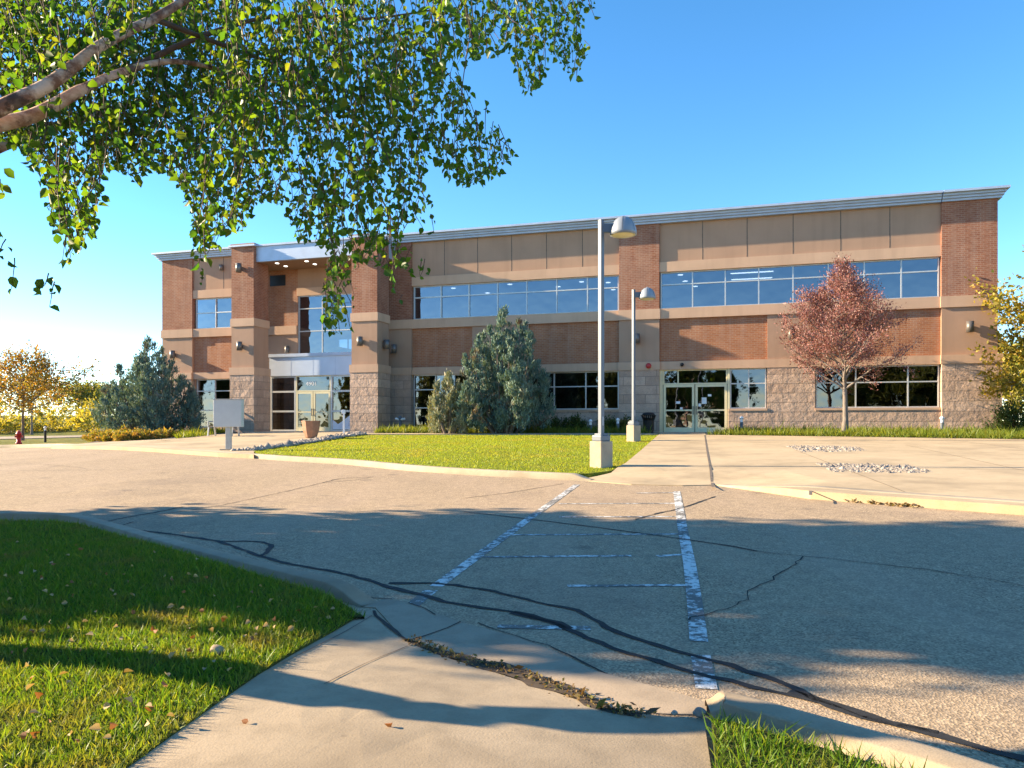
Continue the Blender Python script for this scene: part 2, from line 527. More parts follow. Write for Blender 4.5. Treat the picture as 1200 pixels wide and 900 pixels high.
M['terrain'] = m_terrain()
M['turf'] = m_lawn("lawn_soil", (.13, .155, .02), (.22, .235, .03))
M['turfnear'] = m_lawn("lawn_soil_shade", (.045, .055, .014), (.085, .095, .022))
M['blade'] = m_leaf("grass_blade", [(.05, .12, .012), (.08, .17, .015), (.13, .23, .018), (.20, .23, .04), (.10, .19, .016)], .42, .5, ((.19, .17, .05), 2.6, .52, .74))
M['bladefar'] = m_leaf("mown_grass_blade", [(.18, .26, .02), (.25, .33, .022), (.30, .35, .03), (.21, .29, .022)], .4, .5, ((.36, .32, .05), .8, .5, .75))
M['cover'] = m_leaf("groundcover_leaf", [(.08, .13, .015), (.13, .18, .02), (.20, .22, .03), (.10, .15, .018)], .4, .5)

# terrain: one sheet to the horizon
def axis(lo, hi):
    a = list(np.arange(-60, 61, 1.5))
    v, s = 60.0, 2.0
    while v < hi: v += s; s *= 1.25; a.append(v)
    v, s = -60.0, 2.0
    while v > lo: v -= s; s *= 1.25; a.insert(0, v)
    return np.array(a)
gx = axis(-3000, 3000); gy = axis(-1500, 3000)
GX, GY = np.meshgrid(gx, gy, indexing='ij')
nx_, ny_ = GX.shape
i, j = np.meshgrid(np.arange(nx_ - 1), np.arange(ny_ - 1), indexing='ij')
F = np.stack([i * ny_ + j, (i + 1) * ny_ + j, (i + 1) * ny_ + j + 1, i * ny_ + j + 1], -1).reshape(-1, 4)
o = np_mesh('ground', np.column_stack([GX.ravel(), GY.ravel(), (H(GX, GY) - .045).ravel()]), F, M['terrain'], None, True)
tag(o, 'rough yellow green grassland running to the horizon', kind='structure')

lot_far = [(-300, 526), (0, 525), (100, 524.5), (180, 527.5), (255, 534), (330, 540), (405, 544.5), (480, 552), (560, 557.5), (640, 561.5), (690, 564),
           (740, 567), (835, 568), (950, 580), (1200, 600), (1400, 616)]
lot = poly_xy(lot_far + [('w', 34, 4), ('w', 34, -12), ('w', -36, -12), ('w', -48, 22)])
sheet('parking_lot', lot, 0.0, M['asphalt'], 1.5, 0, label='weathered tan asphalt parking lot with sealed cracks')

# --- near ramp, gutter, lawns
g0 = np.array(P(436, 713, .03)); g1 = np.array(P(825, 838, .03))
gd = unit(g1 - g0); gn = np.array([gd[1], -gd[0]])
if gn[1] > 0: gn = -gn
def ramp_off(x, y):
    d = (x - g0[0]) * gn[0] + (y - g0[1]) * gn[1]
    return .015 + .11 * float(sst(0, 1.6, d))
e0 = np.array(P(425, 714, .05)); e1 = np.array(P(155, 900, .11))
ed = unit(e1 - e0)
e2 = e0 + ed * 6
def lawn_off(x, y):
    q = np.array([x, y]) - e0
    d = abs(q[0] * ed[1] - q[1] * ed[0])
    b = float(sst(0, .45, d))
    near = min(ramp_off(x, y) + .012, .13)
    return near * (1 - b) + (.115 + .02 * math.sin(x * 1.3) * math.sin(y * 1.1)) * b

ramp_px = [(425, 714), (440, 712), (470, 745), (500, 761), (530, 772), (590, 790), (640, 806), (690, 823), (730, 833), (780, 837), (825, 839)]
ramp = [P(x, y, .03) for x, y in ramp_px] + [P(833, 880, .1), P(835, 900, .11)]
rr = np.array(P(835, 900, .11)); rdir = unit(rr - np.array(P(830, 850, .07)))
ramp += [tuple(rr + rdir * 3.5), tuple(e0 + ed * 6.2)]
sheet('sidewalk_ramp', ramp, ramp_off, M['walk'], .35, .12, label='grey concrete sidewalk ramp sloping down to the lot')
gut_px = [(425, 712), (452, 703), (478, 707), (542, 731), (600, 746), (637, 759), (699, 788), (760, 804), (800, 815), (828, 825), (828, 839), (780, 838), (730, 834), (690, 824), (640, 807), (590, 791), (530, 773), (500, 762), (470, 746), (440, 713)]
sheet('gutter', [P(x, y) for x, y in gut_px], .008, M['gutter'], .5, .1, label='stained concrete gutter apron at the foot of the ramp')

lawn_px = [(-160, 610), (0, 612), (60, 612.5), (92, 615.2), (130, 624.5), (230, 654), (340, 683.5), (410, 702), (427, 711)]
lawn = [P(x, y, .11) for x, y in lawn_px] + [tuple(e0 + ed * .05), tuple(e1), tuple(e2), (-9, e2[1]), (-10, 9)]
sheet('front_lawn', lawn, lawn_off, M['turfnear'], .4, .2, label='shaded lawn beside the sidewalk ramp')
rl_px = [(834, 836), (860, 840), (930, 859), (1010, 883), (1080, 907)]
k0 = [P(x, y, .1) for x, y in rl_px]
rlawn = k0 + [(4.2, 1.0), tuple(rr + rdir * 3 + np.array([.02, 0])), (rr[0] + .02, rr[1])]
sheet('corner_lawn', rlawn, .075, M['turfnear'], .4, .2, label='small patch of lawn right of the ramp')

kerb('kerb', [P(*q) for q in [(-160, 608), (0, 610), (60, 610.5), (92, 613), (130, 622), (230, 651), (340, 680), (410, 697), (446, 706)]], -.19,
     .0, lambda t: .125 - .118 * sst(.84, 1, t), M['walk'], 'grey concrete kerb curving round the front lawn')
kerb('kerb', [P(*q) for q in [(826, 829), (860, 831), (930, 850), (1010, 873), (1100, 899), (1250, 950), (1500, 1050)]], -.2,
     .0, lambda t: .05 + .045 * sst(0, .1, t), M['walk'], 'grey concrete kerb right of the ramp')

# --- island lawn, entrance walk, plaza
isl_px = [(297, 527.2), (297, 531.3), (345, 534.3), (400, 538.3), (490, 545.8), (575, 551.6), (640, 554.2), (690, 554.2), (716, 551), (733, 543), (752, 527), (772, 509.3),
          (700, 509.2), (560, 509.2), (430, 509), (408, 511), (360, 519)]
isl = [P(x, y, .1) for x, y in isl_px]
icx, icy = np.mean(isl, 0)
def isl_off(x, y):
    return .085 + .035 * math.exp(-((x - icx) ** 2 + (y - icy) ** 2) / 30)
sheet('island_lawn', isl, isl_off, M['turf'], 1.0, .2, label='bright sunlit lawn island in front of the building')
kerb('kerb', [P(*q) for q in [(-300, 525.5), (0, 524.5), (100, 524), (180, 527), (255, 533.5), (330, 539.5), (405, 544), (480, 551.5), (560, 557), (620, 560), (660, 562), (692, 563.5)]], .22,
     0, lambda t: .125 - .10 * sst(.93, 1, t), M['kerb'], 'pale concrete kerb along the front of the lawn island')
pf = [P(690, 563), P(740, 567), P(835, 568)]
def ramp_dist(x, y):
    q = np.array([x, y]); best = 1e9
    for a, b in zip(pf, pf[1:]):
        a = np.array(a); b = np.array(b); t = np.clip(np.dot(q - a, b - a) / np.dot(b - a, b - a), 0, 1)
        best = min(best, np.linalg.norm(q - a - (b - a) * t))
    return best
def plaza_off(x, y): return .012 + .115 * float(sst(0, 2.2, ramp_dist(x, y)))
plaza_px = [(690, 563), (740, 567), (800, 568.5), (838, 567.5), (870, 570), (950, 576), (1200, 593.5), (1450, 611)]
pb = [(1450, 519), (1200, 515), (1000, 512), (827, 509.8), (826, 506.8), (774, 506.8), (772, 509.3), (752, 527), (733, 543), (716, 551), (690, 554)]
plaza = [P(x, y, .02 if x < 845 else .05 if x < 900 else .12) for x, y in plaza_px] + [P(x, y, .12) for x, y in pb]
sheet('plaza', plaza, plaza_off, M['concrete'], .8, .15, label='broad tan concrete plaza before the side doors')
kerb('kerb', [P(*q) for q in [(842, 569.5), (870, 573), (950, 580), (1075, 590.5), (1200, 600), (1330, 610.5), (1450, 620)]], .3,
     0, (lambda x, y: plaza_off(x, y) + .012,), M['kerb'], 'pale yellowish kerb along the front of the plaza')
ew_px = [(60, 522.5), (100, 522.8), (180, 525.8), (255, 531), (297.5, 533), (298, 527.2), (345, 519.5), (372, 514.5), (400, 509.5), (412, 508.5), (412, 505.3), (318, 505.5), (250, 511.5), (205, 517)]
sheet('entrance_walk', [P(x, y, .11) for x, y in ew_px], .115, M['concrete'], 1.0, .2, label='tan concrete walk leading to the main entrance')
sheet('back_walk', [P(x, y, .12) for x, y in [(428, 508.9), (560, 508.9), (700, 508.9), (770, 509), (771, 507.9), (700, 507.7), (560, 507.7), (428, 507.7)]], .125,
      M['concrete'], 1.0, .1, label='narrow concrete walk behind the lawn island')
grav_px = [(272, 528), (297, 527.8), (360, 519.3), (408, 511.2), (428, 509), (418, 507.6), (404, 509.2), (372, 514.2), (345, 519.2), (297, 526.2)]
gravel_a = [P(x, y, .12) for x, y in grav_px]
gravel_b = [P(x, y, .125) for x, y in [(921, 523), (960, 522.5), (1004, 524), (1016, 528), (990, 529.5), (940, 530)]]
gravel_c = [P(x, y, .125) for x, y in [(956, 543), (1000, 544), (1068, 546), (1094, 554), (1040, 554.5), (975, 553)]]
st = sheet('far_road', [P(x, y) for x, y in [(-200, 515), (0, 514.6), (60, 513), (105, 512), (105, 510), (60, 510.8), (0, 511.8), (-200, 512)]], .01, M['walk'], 2, .05, label='pale street far left beyond the lawn')

# joints of the plaza
for pts, w in (([(836, 567), (829, 530), (826, 510)], .05), ([(735, 546.6), (900, 546.6), (1200, 551), (1450, 556)], .018), ([(772, 516.5), (1000, 521), (1300, 528)], .018),
               ([(930, 527), (1060, 577)], .018), ([(1062, 522), (1200, 552)], .018), ([(1110, 515), (1300, 540)], .018), ([(950, 576), (950, 581)], .05)):
    ribbon('concrete_joint', [P(x, y, .12) for x, y in pts], w, lambda x, y: plaza_off(x, y) + .005, M['joint'], 0, sub=1, label='dark joint between plaza slabs')
for pts in ([(470, 748), (500, 763)], [(478, 707), (436, 716)],):
    pass
ribbon('concrete_joint', [P(478, 708), P(500, 715), P(510, 722)], .012, .013, M['crack'], .004, label='crack across the gutter apron')
ribbon('concrete_joint', [P(540, 730), P(515, 741), P(485, 751)], .014, .013, M['crack'], .005, label='crack across the gutter apron')
ribbon('concrete_joint', [P(436, 714, .03), P(455, 733, .03), P(480, 752, .03)], .03, lambda x, y: ramp_off(x, y) + .006, M['crack'], .006, label='dark joint where ramp meets gutter')
for pts, w in (([(436, 716), (400, 742), (330, 790)], .008), ([(478, 754), (440, 775), (380, 815)], .008)):
    ribbon('concrete_joint', [P(x, y, .05) for x, y in pts], w, lambda x, y: ramp_off(x, y) + .004, M['joint'], .002, label='tooled groove in the sidewalk ramp')
for q0, q1 in (((112, 617), (122, 621)), ((330, 682), (322, 689)), ((225, 650), (213, 654))):
    pass

# --- cracks and sealant on the asphalt
def line(px, w, mat='tar', jit=.009, name='crack_sealant', lab='black sealant line over a crack in the asphalt', off=.006):
    return ribbon(name, [P(x, y) for x, y in px], w * .6, off, M[mat], jit, label=lab)
tp = lambda a, b: (lambda t: a + (b - a) * t)
line([(120, 614), (135, 609), (180, 601), (215, 594)], .07)
line([(120, 614), (150, 620), (200, 626), (255, 634), (300, 635), (317, 639), (312, 648), (305, 652)], .085)
line([(140, 617), (155, 612)], .06)
line([(255, 634), (275, 641), (295, 648), (310, 653), (340, 661), (400, 672), (450, 686), (480, 694), (520, 705), (560, 712), (600, 718), (640, 728), (680, 743), (710, 757), (760, 773), (800, 786), (850, 798), (910, 813), (960, 823)], .085)
line([(455, 684), (500, 684), (540, 687), (580, 694), (640, 708), (680, 717), (700, 728), (725, 742), (770, 757), (840, 776), (890, 791), (930, 806), (955, 820)], .085)
line([(600, 718), (625, 724), (650, 730), (665, 738)], .13)
line([(925, 811), (950, 818), (985, 829), (1030, 845), (1090, 860), (1150, 877), (1200, 890), (1270, 908)], .11)
line([(945, 814), (965, 824), (990, 836), (1050, 850), (1100, 861)], .08)
line([(543, 600), (580, 604), (640, 611), (720, 621), (800, 632), (860, 641), (886, 646)], .05, jit=.004)
line([(886, 646), (930, 651), (1010, 659), (1100, 670), (1200, 686)], .02, 'crack', .012, 'asphalt_crack', 'thin open crack in the asphalt')
line([(940, 653), (920, 668), (885, 690), (870, 705), (830, 720), (800, 728)], .022, 'crack', .018, 'asphalt_crack', 'thin open crack wandering across the asphalt')
line([(745, 609), (770, 602), (800, 595), (838, 582)], .05, jit=.004)
line([(545, 584), (600, 577), (660, 567)], .03, jit=.006)
line([(180, 604), (260, 592), (330, 577), (378, 566)], .03, 'crack', .012, 'asphalt_crack', 'thin open crack in the sunlit asphalt')
line([(378, 566), (400, 561), (435, 559)], .045, jit=.01)
line([(378, 566), (420, 562), (437, 559)], .03, jit=.01)
line([(-60, 553), (0, 552), (100, 551), (200, 551)], .035, 'crack', .008, 'asphalt_crack', 'thin open crack in the sunlit asphalt')
line([(-60, 547), (40, 544), (100, 549)], .03, 'crack', .01, 'asphalt_crack', 'thin open crack in the sunlit asphalt')
line([(560, 731), (600, 745), (640, 757), (700, 786), (740, 800)], .02, 'crack', .012, 'asphalt_crack', 'ragged crack between asphalt and gutter')
line([(330, 682), (400, 697), (460, 702)], .02, 'crack', .012, 'asphalt_crack', 'ragged crack between asphalt and kerb')
# --- parking lines
def stripe(px, w, lab='worn white line marking a parking aisle'):
    ribbon('parking_line', [P(x, y) for x, y in px], w, .004, M['paint'], 0, sub=1, label=lab)
stripe([(482, 711), (505, 692)], .12); stripe([(511, 687.5), (565, 648)], .12); stripe([(565, 648), (620, 608), (676, 568)], .12)
stripe([(793, 576), (800, 620), (808, 660)], .12); stripe([(808, 660), (814, 705), (819, 752)], .12); stripe([(821, 768), (828, 808)], .12)
for y0, y1, x0, x1 in ((590.5, 590, 655, 795), (578, 577.5, 745, 793), (606, 605.5, 655, 797), (627, 626, 600, 800), (653, 651.5, 566, 740), (652, 650, 770, 803), (687, 686, 665, 808), (734.5, 736.5, 583, 692)):
    stripe([(x0, y0), (x1, y1)], .075 if y0 < 700 else .09, 'faded thin white cross line in the parking aisle')

# --- grass blades
def scatter(poly, n, dens=None):
    p = np.array(poly); lo, hi = p.min(0), p.max(0)
    out = []
    tot = 0
    while tot < n:
        q = lo + RNG.random((n * 2, 2)) * (hi - lo)
        m = inpoly(q[:, 0], q[:, 1], poly)
        if dens is not None: m &= RNG.random(len(q)) < dens(q[:, 0], q[:, 1])
        q = q[m]; out.append(q); tot += len(q)
    return np.concatenate(out)[:n]

def zoff(q, off):
    return H(q[:, 0], q[:, 1]) + (np.array([off(*r) for r in q]) if callable(off) else off)

def grass(name, poly, n, off, h, w, mat, dens=None, lean=.45, label='', cat='grass'):
    q = scatter(poly, n, dens)
    d = np.column_stack([RNG.normal(size=(n, 2)) * lean, np.ones(n)])
    hh = h * np.exp(RNG.normal(size=n) * .3)
    o = leafset(name, np.column_stack([q, zoff(q, off) - .005]), d, hh, w / h, mat, None, 'blade')
    return tag(o, label, cat, kind='stuff')

near_d = lambda x, y: np.clip(1.3 - (y - 3) / 8, .22, 1) * (np.abs(x / np.maximum(y, .5)) < .80)
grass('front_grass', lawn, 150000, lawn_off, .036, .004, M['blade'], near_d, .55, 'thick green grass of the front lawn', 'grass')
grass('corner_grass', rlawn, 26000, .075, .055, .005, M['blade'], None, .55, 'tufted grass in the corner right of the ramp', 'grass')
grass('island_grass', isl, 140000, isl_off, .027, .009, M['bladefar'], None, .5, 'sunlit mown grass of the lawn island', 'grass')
# debris and weeds in the seam of the ramp
seam = spline([P(x, y, .02) for x, y in [(482, 751), (510, 763), (553, 777), (600, 788), (660, 809), (714, 831), (748, 838)]], 10)
k = RNG.integers(0, len(seam) - 1, 1000); tt = RNG.random((1000, 1))
sp = seam[k] * (1 - tt) + seam[k + 1] * tt + RNG.normal(size=(1000, 2)) * .035
M['debris'] = m_leaf("dry_debris", [(.06, .04, .022), (.14, .09, .045), (.24, .16, .07), (.10, .11, .03), (.30, .22, .10)], .2, .8)
o = leafset('seam_debris', np.column_stack([sp, H(sp[:, 0], sp[:, 1]) + .02 + RNG.random(1000) * .025]), np.column_stack([RNG.normal(size=(1000, 2)), RNG.normal(size=1000) * .5 + .2]), .017 * np.exp(RNG.normal(size=1000) * .5), .6, M['debris'])
tag(o, 'strip of brown debris and weeds in the seam below the ramp', 'debris', kind='stuff')
ribbon('dirt_seam', seam[::3], lambda t: .05 + .09 * np.sin(np.pi * t), .027, M['soil'], .014, label='dark dirt in the seam between ramp and gutter', sub=3)
kd = spline([P(x, y, .01) for x, y in [(950, 581.5), (990, 586), (1030, 590), (1072, 594)]], 8)
k = RNG.integers(0, len(kd) - 1, 300); tt = RNG.random((300, 1))
sp = kd[k] * (1 - tt) + kd[k + 1] * tt + RNG.normal(size=(300, 2)) * .06
o = leafset('gutter_leaves', np.column_stack([sp, H(sp[:, 0], sp[:, 1]) + .012 + RNG.random(300) * .03]), np.column_stack([RNG.normal(size=(300, 2)), RNG.normal(size=300) * .3]), .06, .6, M['debris'])
tag(o, 'brown leaf litter lying along the plaza kerb', 'leaf litter', kind='stuff')

# gravel beds
t = NT("river_pebbles"); g = t.n('ShaderNodeNewGeometry')
M['pebble'] = t.done(t.bsdf(t.ramp(g.outputs['Random Per Island'], [(0, (.16, .14, .125)), (.4, (.31, .265, .22)), (.7, (.42, .36, .30)), (1, (.22, .19, .17))]), .8))
def gravel(poly, n, off, r, label):
    sheet('gravel_bed', poly, off + .006, M['soil'], 1.0, 0, label='dark soil under the ' + label.split(' ')[0] + ' stones')
    q = scatter(poly, n); z = zoff(q, off + .012)
    octa = np.array([[1, 0, 0], [0, 1, 0], [-1, 0, 0], [0, -1, 0], [0, 0, .7], [0, 0, -.7]])
    fc = np.array([[0, 1, 4], [1, 2, 4], [2, 3, 4], [3, 0, 4], [1, 0, 5], [2, 1, 5], [3, 2, 5], [0, 3, 5]])
    s = r * np.exp(RNG.normal(size=(n, 1, 1)) * .35)
    a = RNG.random(n) * 6.28; ca, sa = np.cos(a), np.sin(a)
    v = octa[None] * (1 + RNG.normal(size=(n, 6, 3)) * .18) * s
    vx = v[..., 0] * ca[:, None] - v[..., 1] * sa[:, None]; vy = v[..., 0] * sa[:, None] + v[..., 1] * ca[:, None]
    V = np.stack([vx + q[:, 0:1], vy + q[:, 1:2], v[..., 2] + z[:, None]], -1).reshape(-1, 3)
    o = np_mesh('gravel', V, (np.arange(n)[:, None, None] * 6 + fc).reshape(-1, 3), M['pebble'], None, True)
    tag(o, label, 'gravel', kind='stuff')
gravel(gravel_a, 1800, .115, .07, 'grey river stones edging the entrance walk')
gravel(gravel_b, 900, .098, .042, 'pale gravel in the farther plaza bed')
gravel(gravel_c, 1300, .098, .04, 'pale gravel in the nearer plaza bed')

# ================================================================== BUILDING
BL = (-20.4, 45.0); BLEN = 42.78; BA = math.atan2(32.5 - 45.0, 20.511 + 20.4)
BUX, BUY = math.cos(BA), math.sin(BA)
def FW(u, n=0.0):
    return (BL[0] + u * BUX + n * math.sin(BA), BL[1] + u * BUY - n * math.cos(BA))
B = thing('office_building', 'two storey brick and tan stucco office building with flat blue grey roofline', 'building', (BL[0], BL[1], 0), BA)
ZF, ZB = 1.2, .2
def panel(name, mat, u0, u1, z0, z1, n, nb=-.32, bev=0.0, parent=B, label=None):
    bm = bmesh.new(); box(bm, u0, u1, -n, -nb, z0, z1, bev)
    o = bm_obj(name, bm, M[mat], parent)
    if label: o['label'] = label
    return o
Z = dict(trim0=4.18, trim1=4.56, band0=6.6, band1=7.08, w1=8.83, strip=9.3, top=11.12)
# pilasters: stone base, trim, stucco shaft, band, brick
for u0, u1 in ((0, 2.1), (14.3, 15.86), (26.77, 28.69), (40.66, 42.78)):
    end = u1 > 42 or u0 == 0
    panel('stone_base', 'stone', u0 - (.1 if u0 == 0 else 0), u1 + (.14 if u1 > 42 else 0), ZB, Z['trim0'], .22)
    panel('trim_band', 'band', u0 - .04, u1 + (.17 if u1 > 42 else .04), Z['trim0'], Z['trim1'], .26)
    panel('stucco_pier', 'stucco', u0, u1, Z['trim1'], Z['band0'], .13)
    panel('trim_band', 'band', u0 - .04, u1 + (.06 if u1 > 42 else .04), Z['band0'], Z['band1'], .20)
    panel('brick_pilaster', 'brick', u0, u1, Z['band1'], Z['top'], .14)
# bays
def joints(u0, u1, n, z0, z1, k, nf):
    for i in range(1, k):
        u = u0 + (u1 - u0) * i / k
        panel('panel_joint', 'joint', u - .018, u + .018, z0, z1, nf, nf - .03)
for u0, u1, k in ((2.1, 6.2, 2), (15.86, 26.77, 6), (28.69, 40.66, 6)):
    panel('stucco_panel', 'stucco', u0, u1, Z['strip'], Z['top'], .02)
    joints(u0, u1, .02, Z['strip'], Z['top'], k, .024)
    panel('trim_band', 'band', u0, u1, Z['w1'], Z['strip'], .09)
    panel('trim_band', 'band', u0 + .04, u1 - .04, Z['band0'], Z['band1'], .14)
    panel('trim_band', 'band', u0 + .04, u1 - .04, Z['trim0'], Z['trim1'], .12)
for u0, u1 in ((2.1, 6.2), (15.86, 19.23), (22.23, 26.77), (28.69, 33.56), (35.6, 40.66)):
    panel('brick_panel', 'brick2', u0, u1, Z['trim1'], Z['band0'], 0)
for u0, u1 in ((19.23, 22.23), (33.56, 35.6)):
    panel('stucco_pier', 'stucco', u0, u1, Z['trim1'], Z['band0'], .07)
    panel('stone_base', 'stone', u0, u1, ZB, Z['trim0'], .10)
for u0, u1 in ((22.23, 26.77), (31.85, 33.56), (35.6, 40.66)):
    panel('stone_base', 'stone', u0, u1, ZB, 2.22, .10)
    panel('window_sill', 'band', u0, u1, 2.22, 2.32, .14)
for u0, u1 in ((2.1, 6.2), (15.86, 19.23)):
    panel('stone_base', 'stone', u0, u1, ZB, 1.42, .02)
panel('stucco_pier', 'stucco', 2.1, 2.22, 1.42, Z['trim0'], .02)

# windows: frame with the panes as a sub-part
def window(u0, u1, z0, z1, cols, rows, n=-.06, fr='frame', gl='glassup', t=.055, parent=B, name='window', skip=()):
    bm = bmesh.new()
    us = list(cols); zs = list(rows)
    for u in us:
        w = t if u in (us[0], us[-1]) else t * .9
        box(bm, max(u0, u - w / 2) if u != us[0] else u0, (u + w / 2) if u != us[-1] else u1, -n, -n + .12, z0, z1)
        if u == us[0]: pass
    bmesh.ops.delete(bm, geom=bm.verts[:], context='VERTS')
    edges = []
    for i, u in enumerate(us):
        a, b = (u0, u0 + t) if i == 0 else (u1 - t, u1) if i == len(us) - 1 else (u - t / 2, u + t / 2)
        edges.append((a, b)); box(bm, a, b, -n, -n + .12, z0, z1)
    for i, z in enumerate(zs):
        a, b = (z0, z0 + t) if i == 0 else (z1 - t, z1) if i == len(zs) - 1 else (z - t / 2, z + t / 2)
        for (la, lb), (ra, rb) in zip(edges, edges[1:]):
            box(bm, lb, ra, -n + .004, -n + .116, a, b)
    f = bm_obj(name, bm, M[fr], parent)
    bm = bmesh.new()
    for i in range(len(us) - 1):                       # each light slightly out of true, as real glazing is
        tz = RNG.normal() * .011
        vs = [bm.verts.new((u, -n + .055 + tz * s, z)) for (u, s) in ((us[i], -1), (us[i + 1], 1)) for z in (z0, z1)]
        bm.faces.new((vs[0], vs[2], vs[3], vs[1]))
    bm_obj('pane', bm, M[gl], f)
    return f
lin = lambda a, b, k: [a + (b - a) * i / k for i in range(k + 1)]
Wz = [Z['band1'], 8.23, Z['w1']]
window(15.9, 26.73, Wz[0], Wz[2], lin(15.9, 26.73, 7), Wz)
window(28.73, 40.62, Wz[0], Wz[2], lin(28.73, 40.62, 8), Wz)
window(2.2, 6.2, Wz[0], Wz[2], [2.2, 3.55, 4.9, 6.2], [Wz[0], 8.0, Wz[2]])
G = 'glass'
window(22.27, 26.73, 2.32, Z['trim0'], [22.27, 23.5, 25.1, 26.73], [2.32, 3.45, Z['trim0']], gl=G)
window(35.64, 40.62, 2.32, Z['trim0'], [35.64, 37.3, 39.4, 40.62], [2.32, 3.45, Z['trim0']], gl=G)
window(15.9, 19.19, 1.42, Z['trim0'], [15.9, 17.15, 18.2, 19.19], [1.42, 2.45, 3.4, Z['trim0']], gl=G)
window(2.26, 6.2, 1.42, Z['trim0'], [2.26, 3.5, 4.9, 6.2], [1.42, 2.4, 3.5, Z['trim0']], gl=G)
window(31.92, 33.52, 2.32, Z['trim0'], [31.92, 32.75, 33.52], [2.32, 3.48, Z['trim0']], gl=G)
# side doors
def doors(u0, u1, zt, ztop, n, fr, cols, parent=B, t=.11):
    window(u0, u1, zt, ztop, cols, [zt, ztop], n, fr, G, .06)
    um = (u0 + u1) / 2
    for s, (a, b) in enumerate(((u0, um), (um, u1))):
        bm = bmesh.new()
        a += .02; b -= .02
        box(bm, a, a + t, -n, -n + .06, ZF + .02, zt - .01); box(bm, b - t, b, -n, -n + .06, ZF + .02, zt - .01)
        for q0, q1 in ((ZF + .02, ZF + .24), (zt - .13, zt - .01), (ZF + 1.02, ZF + 1.09)):
            box(bm, a + t, b - t, -n + .003, -n + .057, q0, q1)
        d = bm_obj('door', bm, M[fr], parent)
        bm = bmesh.new()
        vs = [bm.verts.new((x, -n + .03, z)) for x, z in ((a + t, ZF + .24), (b - t, ZF + .24), (b - t, zt - .13), (a + t, zt - .13))]
        bm.faces.new(vs); bm_obj('pane', bm, M[G], d)
        bm = bmesh.new()
        hx = b - t / 2 if s == 0 else a + t / 2
        box(bm, hx - .02, hx + .02, -n - .07, -n - .04, ZF + .85, ZF + 1.25, .008); box(bm, hx - .015, hx + .015, -n - .04, -n, ZF + .88, ZF + .91); box(bm, hx - .015, hx + .015, -n - .04, -n, ZF + 1.19, ZF + 1.22)
        bm_obj('handle', bm, M['bronze'], d)
doors(28.85, 31.8, 3.48, Z['trim0'], -.02, 'cream', [28.85, 29.55, 31.8])
panel('door_frame', 'cream', 28.69, 28.84, ZF, Z['trim0'], .03, -.1); panel('door_frame', 'cream', 31.81, 31.91, ZF, Z['trim0'], .03, -.1)
panel('door_step', 'walk', 28.5, 32.1, ZB, ZF + .015, .35, -.3)

# porch: two pillars, roof, recessed wall and glazed vestibule
for u0, u1 in ((6.4, 7.78), (13.55, 14.98)):
    f, bk = 2.3, 1.0
    panel('pillar_stone', 'stone', u0 - .06, u1 + .06, ZB, 4.2, f + .06, bk - .06)
    panel('pillar_trim', 'band', u0 - .09, u1 + .09, 4.2, 4.6, f + .09, bk - .09)
    panel('pillar_shaft', 'stucco', u0, u1, 4.6, 6.78, f, bk)
    panel('pillar_trim', 'band', u0 - .05, u1 + .05, 6.78, 7.2, f + .05, bk - .05)
    panel('pillar_brick', 'brick', u0, u1, 7.2, 11.0, f, bk)
    panel('pillar_cap', 'cornice', u0 - .12, u1 + .12, 11.0, 11.09, f + .12, bk - .1)
    panel('pillar_cap', 'stucco', u0 - .05, u1 + .05, 11.09, 11.17, f + .05, bk - .05)
panel('porch_fascia', 'cornice', 7.79, 13.54, 10.2, 11.0, 2.1, 1.9)
panel('porch_fascia', 'cornice', 7.9, 13.43, 11.0, 11.1, 2.18, 1.85)
panel('porch_fascia', 'cornice', 6.35, 6.55, 10.2, 11.0, .99, .02); panel('porch_fascia', 'cornice', 14.75, 14.95, 10.2, 11.0, .93, .16)
panel('porch_soffit', 'soffit', 6.56, 14.74, 10.22, 10.3, 1.89, -.62)
panel('porch_roof', 'roof', 6.56, 14.74, 10.95, 11.0, 1.88, -.62)
for u, n in ((8.6, .6), (10.4, .6), (12.2, .6), (8.6, 1.4), (10.4, 1.4), (12.2, 1.4)):
    bm = bmesh.new(); cyl(bm, u, -n, 10.205, 10.225, .10, n=14); bm_obj('ceiling_light', bm, M['lamp'], B)
rn = -.30
panel('recess_brick', 'brick2', 6.2, 8.78, 7.08, 10.22, rn, rn - .3)
panel('trim_band', 'band', 6.2, 8.74, 6.6, 7.08, rn + .08, rn - .3)
panel('stucco_panel', 'stucco', 6.2, 8.78, Z['trim0'], 6.6, rn, rn - .3)
panel('stone_base', 'stone', 6.2, 7.44, ZB, Z['trim0'], rn, rn - .3)
panel('louver', 'black', 7.0, 8.0, 9.35, 9.95, rn + .02, rn - .1)
panel('stucco_panel', 'stucco', 8.78, 14.3, 9.15, 10.22, rn, rn - .3)
panel('trim_band', 'band', 8.74, 14.3, 8.72, 9.15, rn + .06, rn - .3)
window(8.8, 14.2, 5.45, 8.72, [8.8, 10.3, 12.2, 14.2], [5.45, 6.75, 8.0, 8.72], rn - .03)
panel('entry_canopy', 'panel', 7.44, 14.3, 4.24, 5.28, .42, rn - .1)
panel('entry_canopy', 'cornice', 7.36, 14.3, 5.28, 5.45, .50, rn - .1)
for i in range(1, 5):
    u = 7.44 + i * 1.37; panel('panel_joint', 'cornice', u - .012, u + .012, 4.25, 5.27, .424, .4)
vn = .32
window(7.44, 9.05, ZF, 4.24, [7.44, 9.05], [ZF, 2.3, 3.38, 4.24], vn, 'frame', G, .1)
window(11.2, 14.28, ZF, 4.24, [11.2, 12.75, 14.28], [ZF, 2.3, 3.38, 4.24], vn, 'frame', G, .1)
doors(9.05, 11.2, 3.38, 4.24, vn, 'cream', [9.05, 11.2])
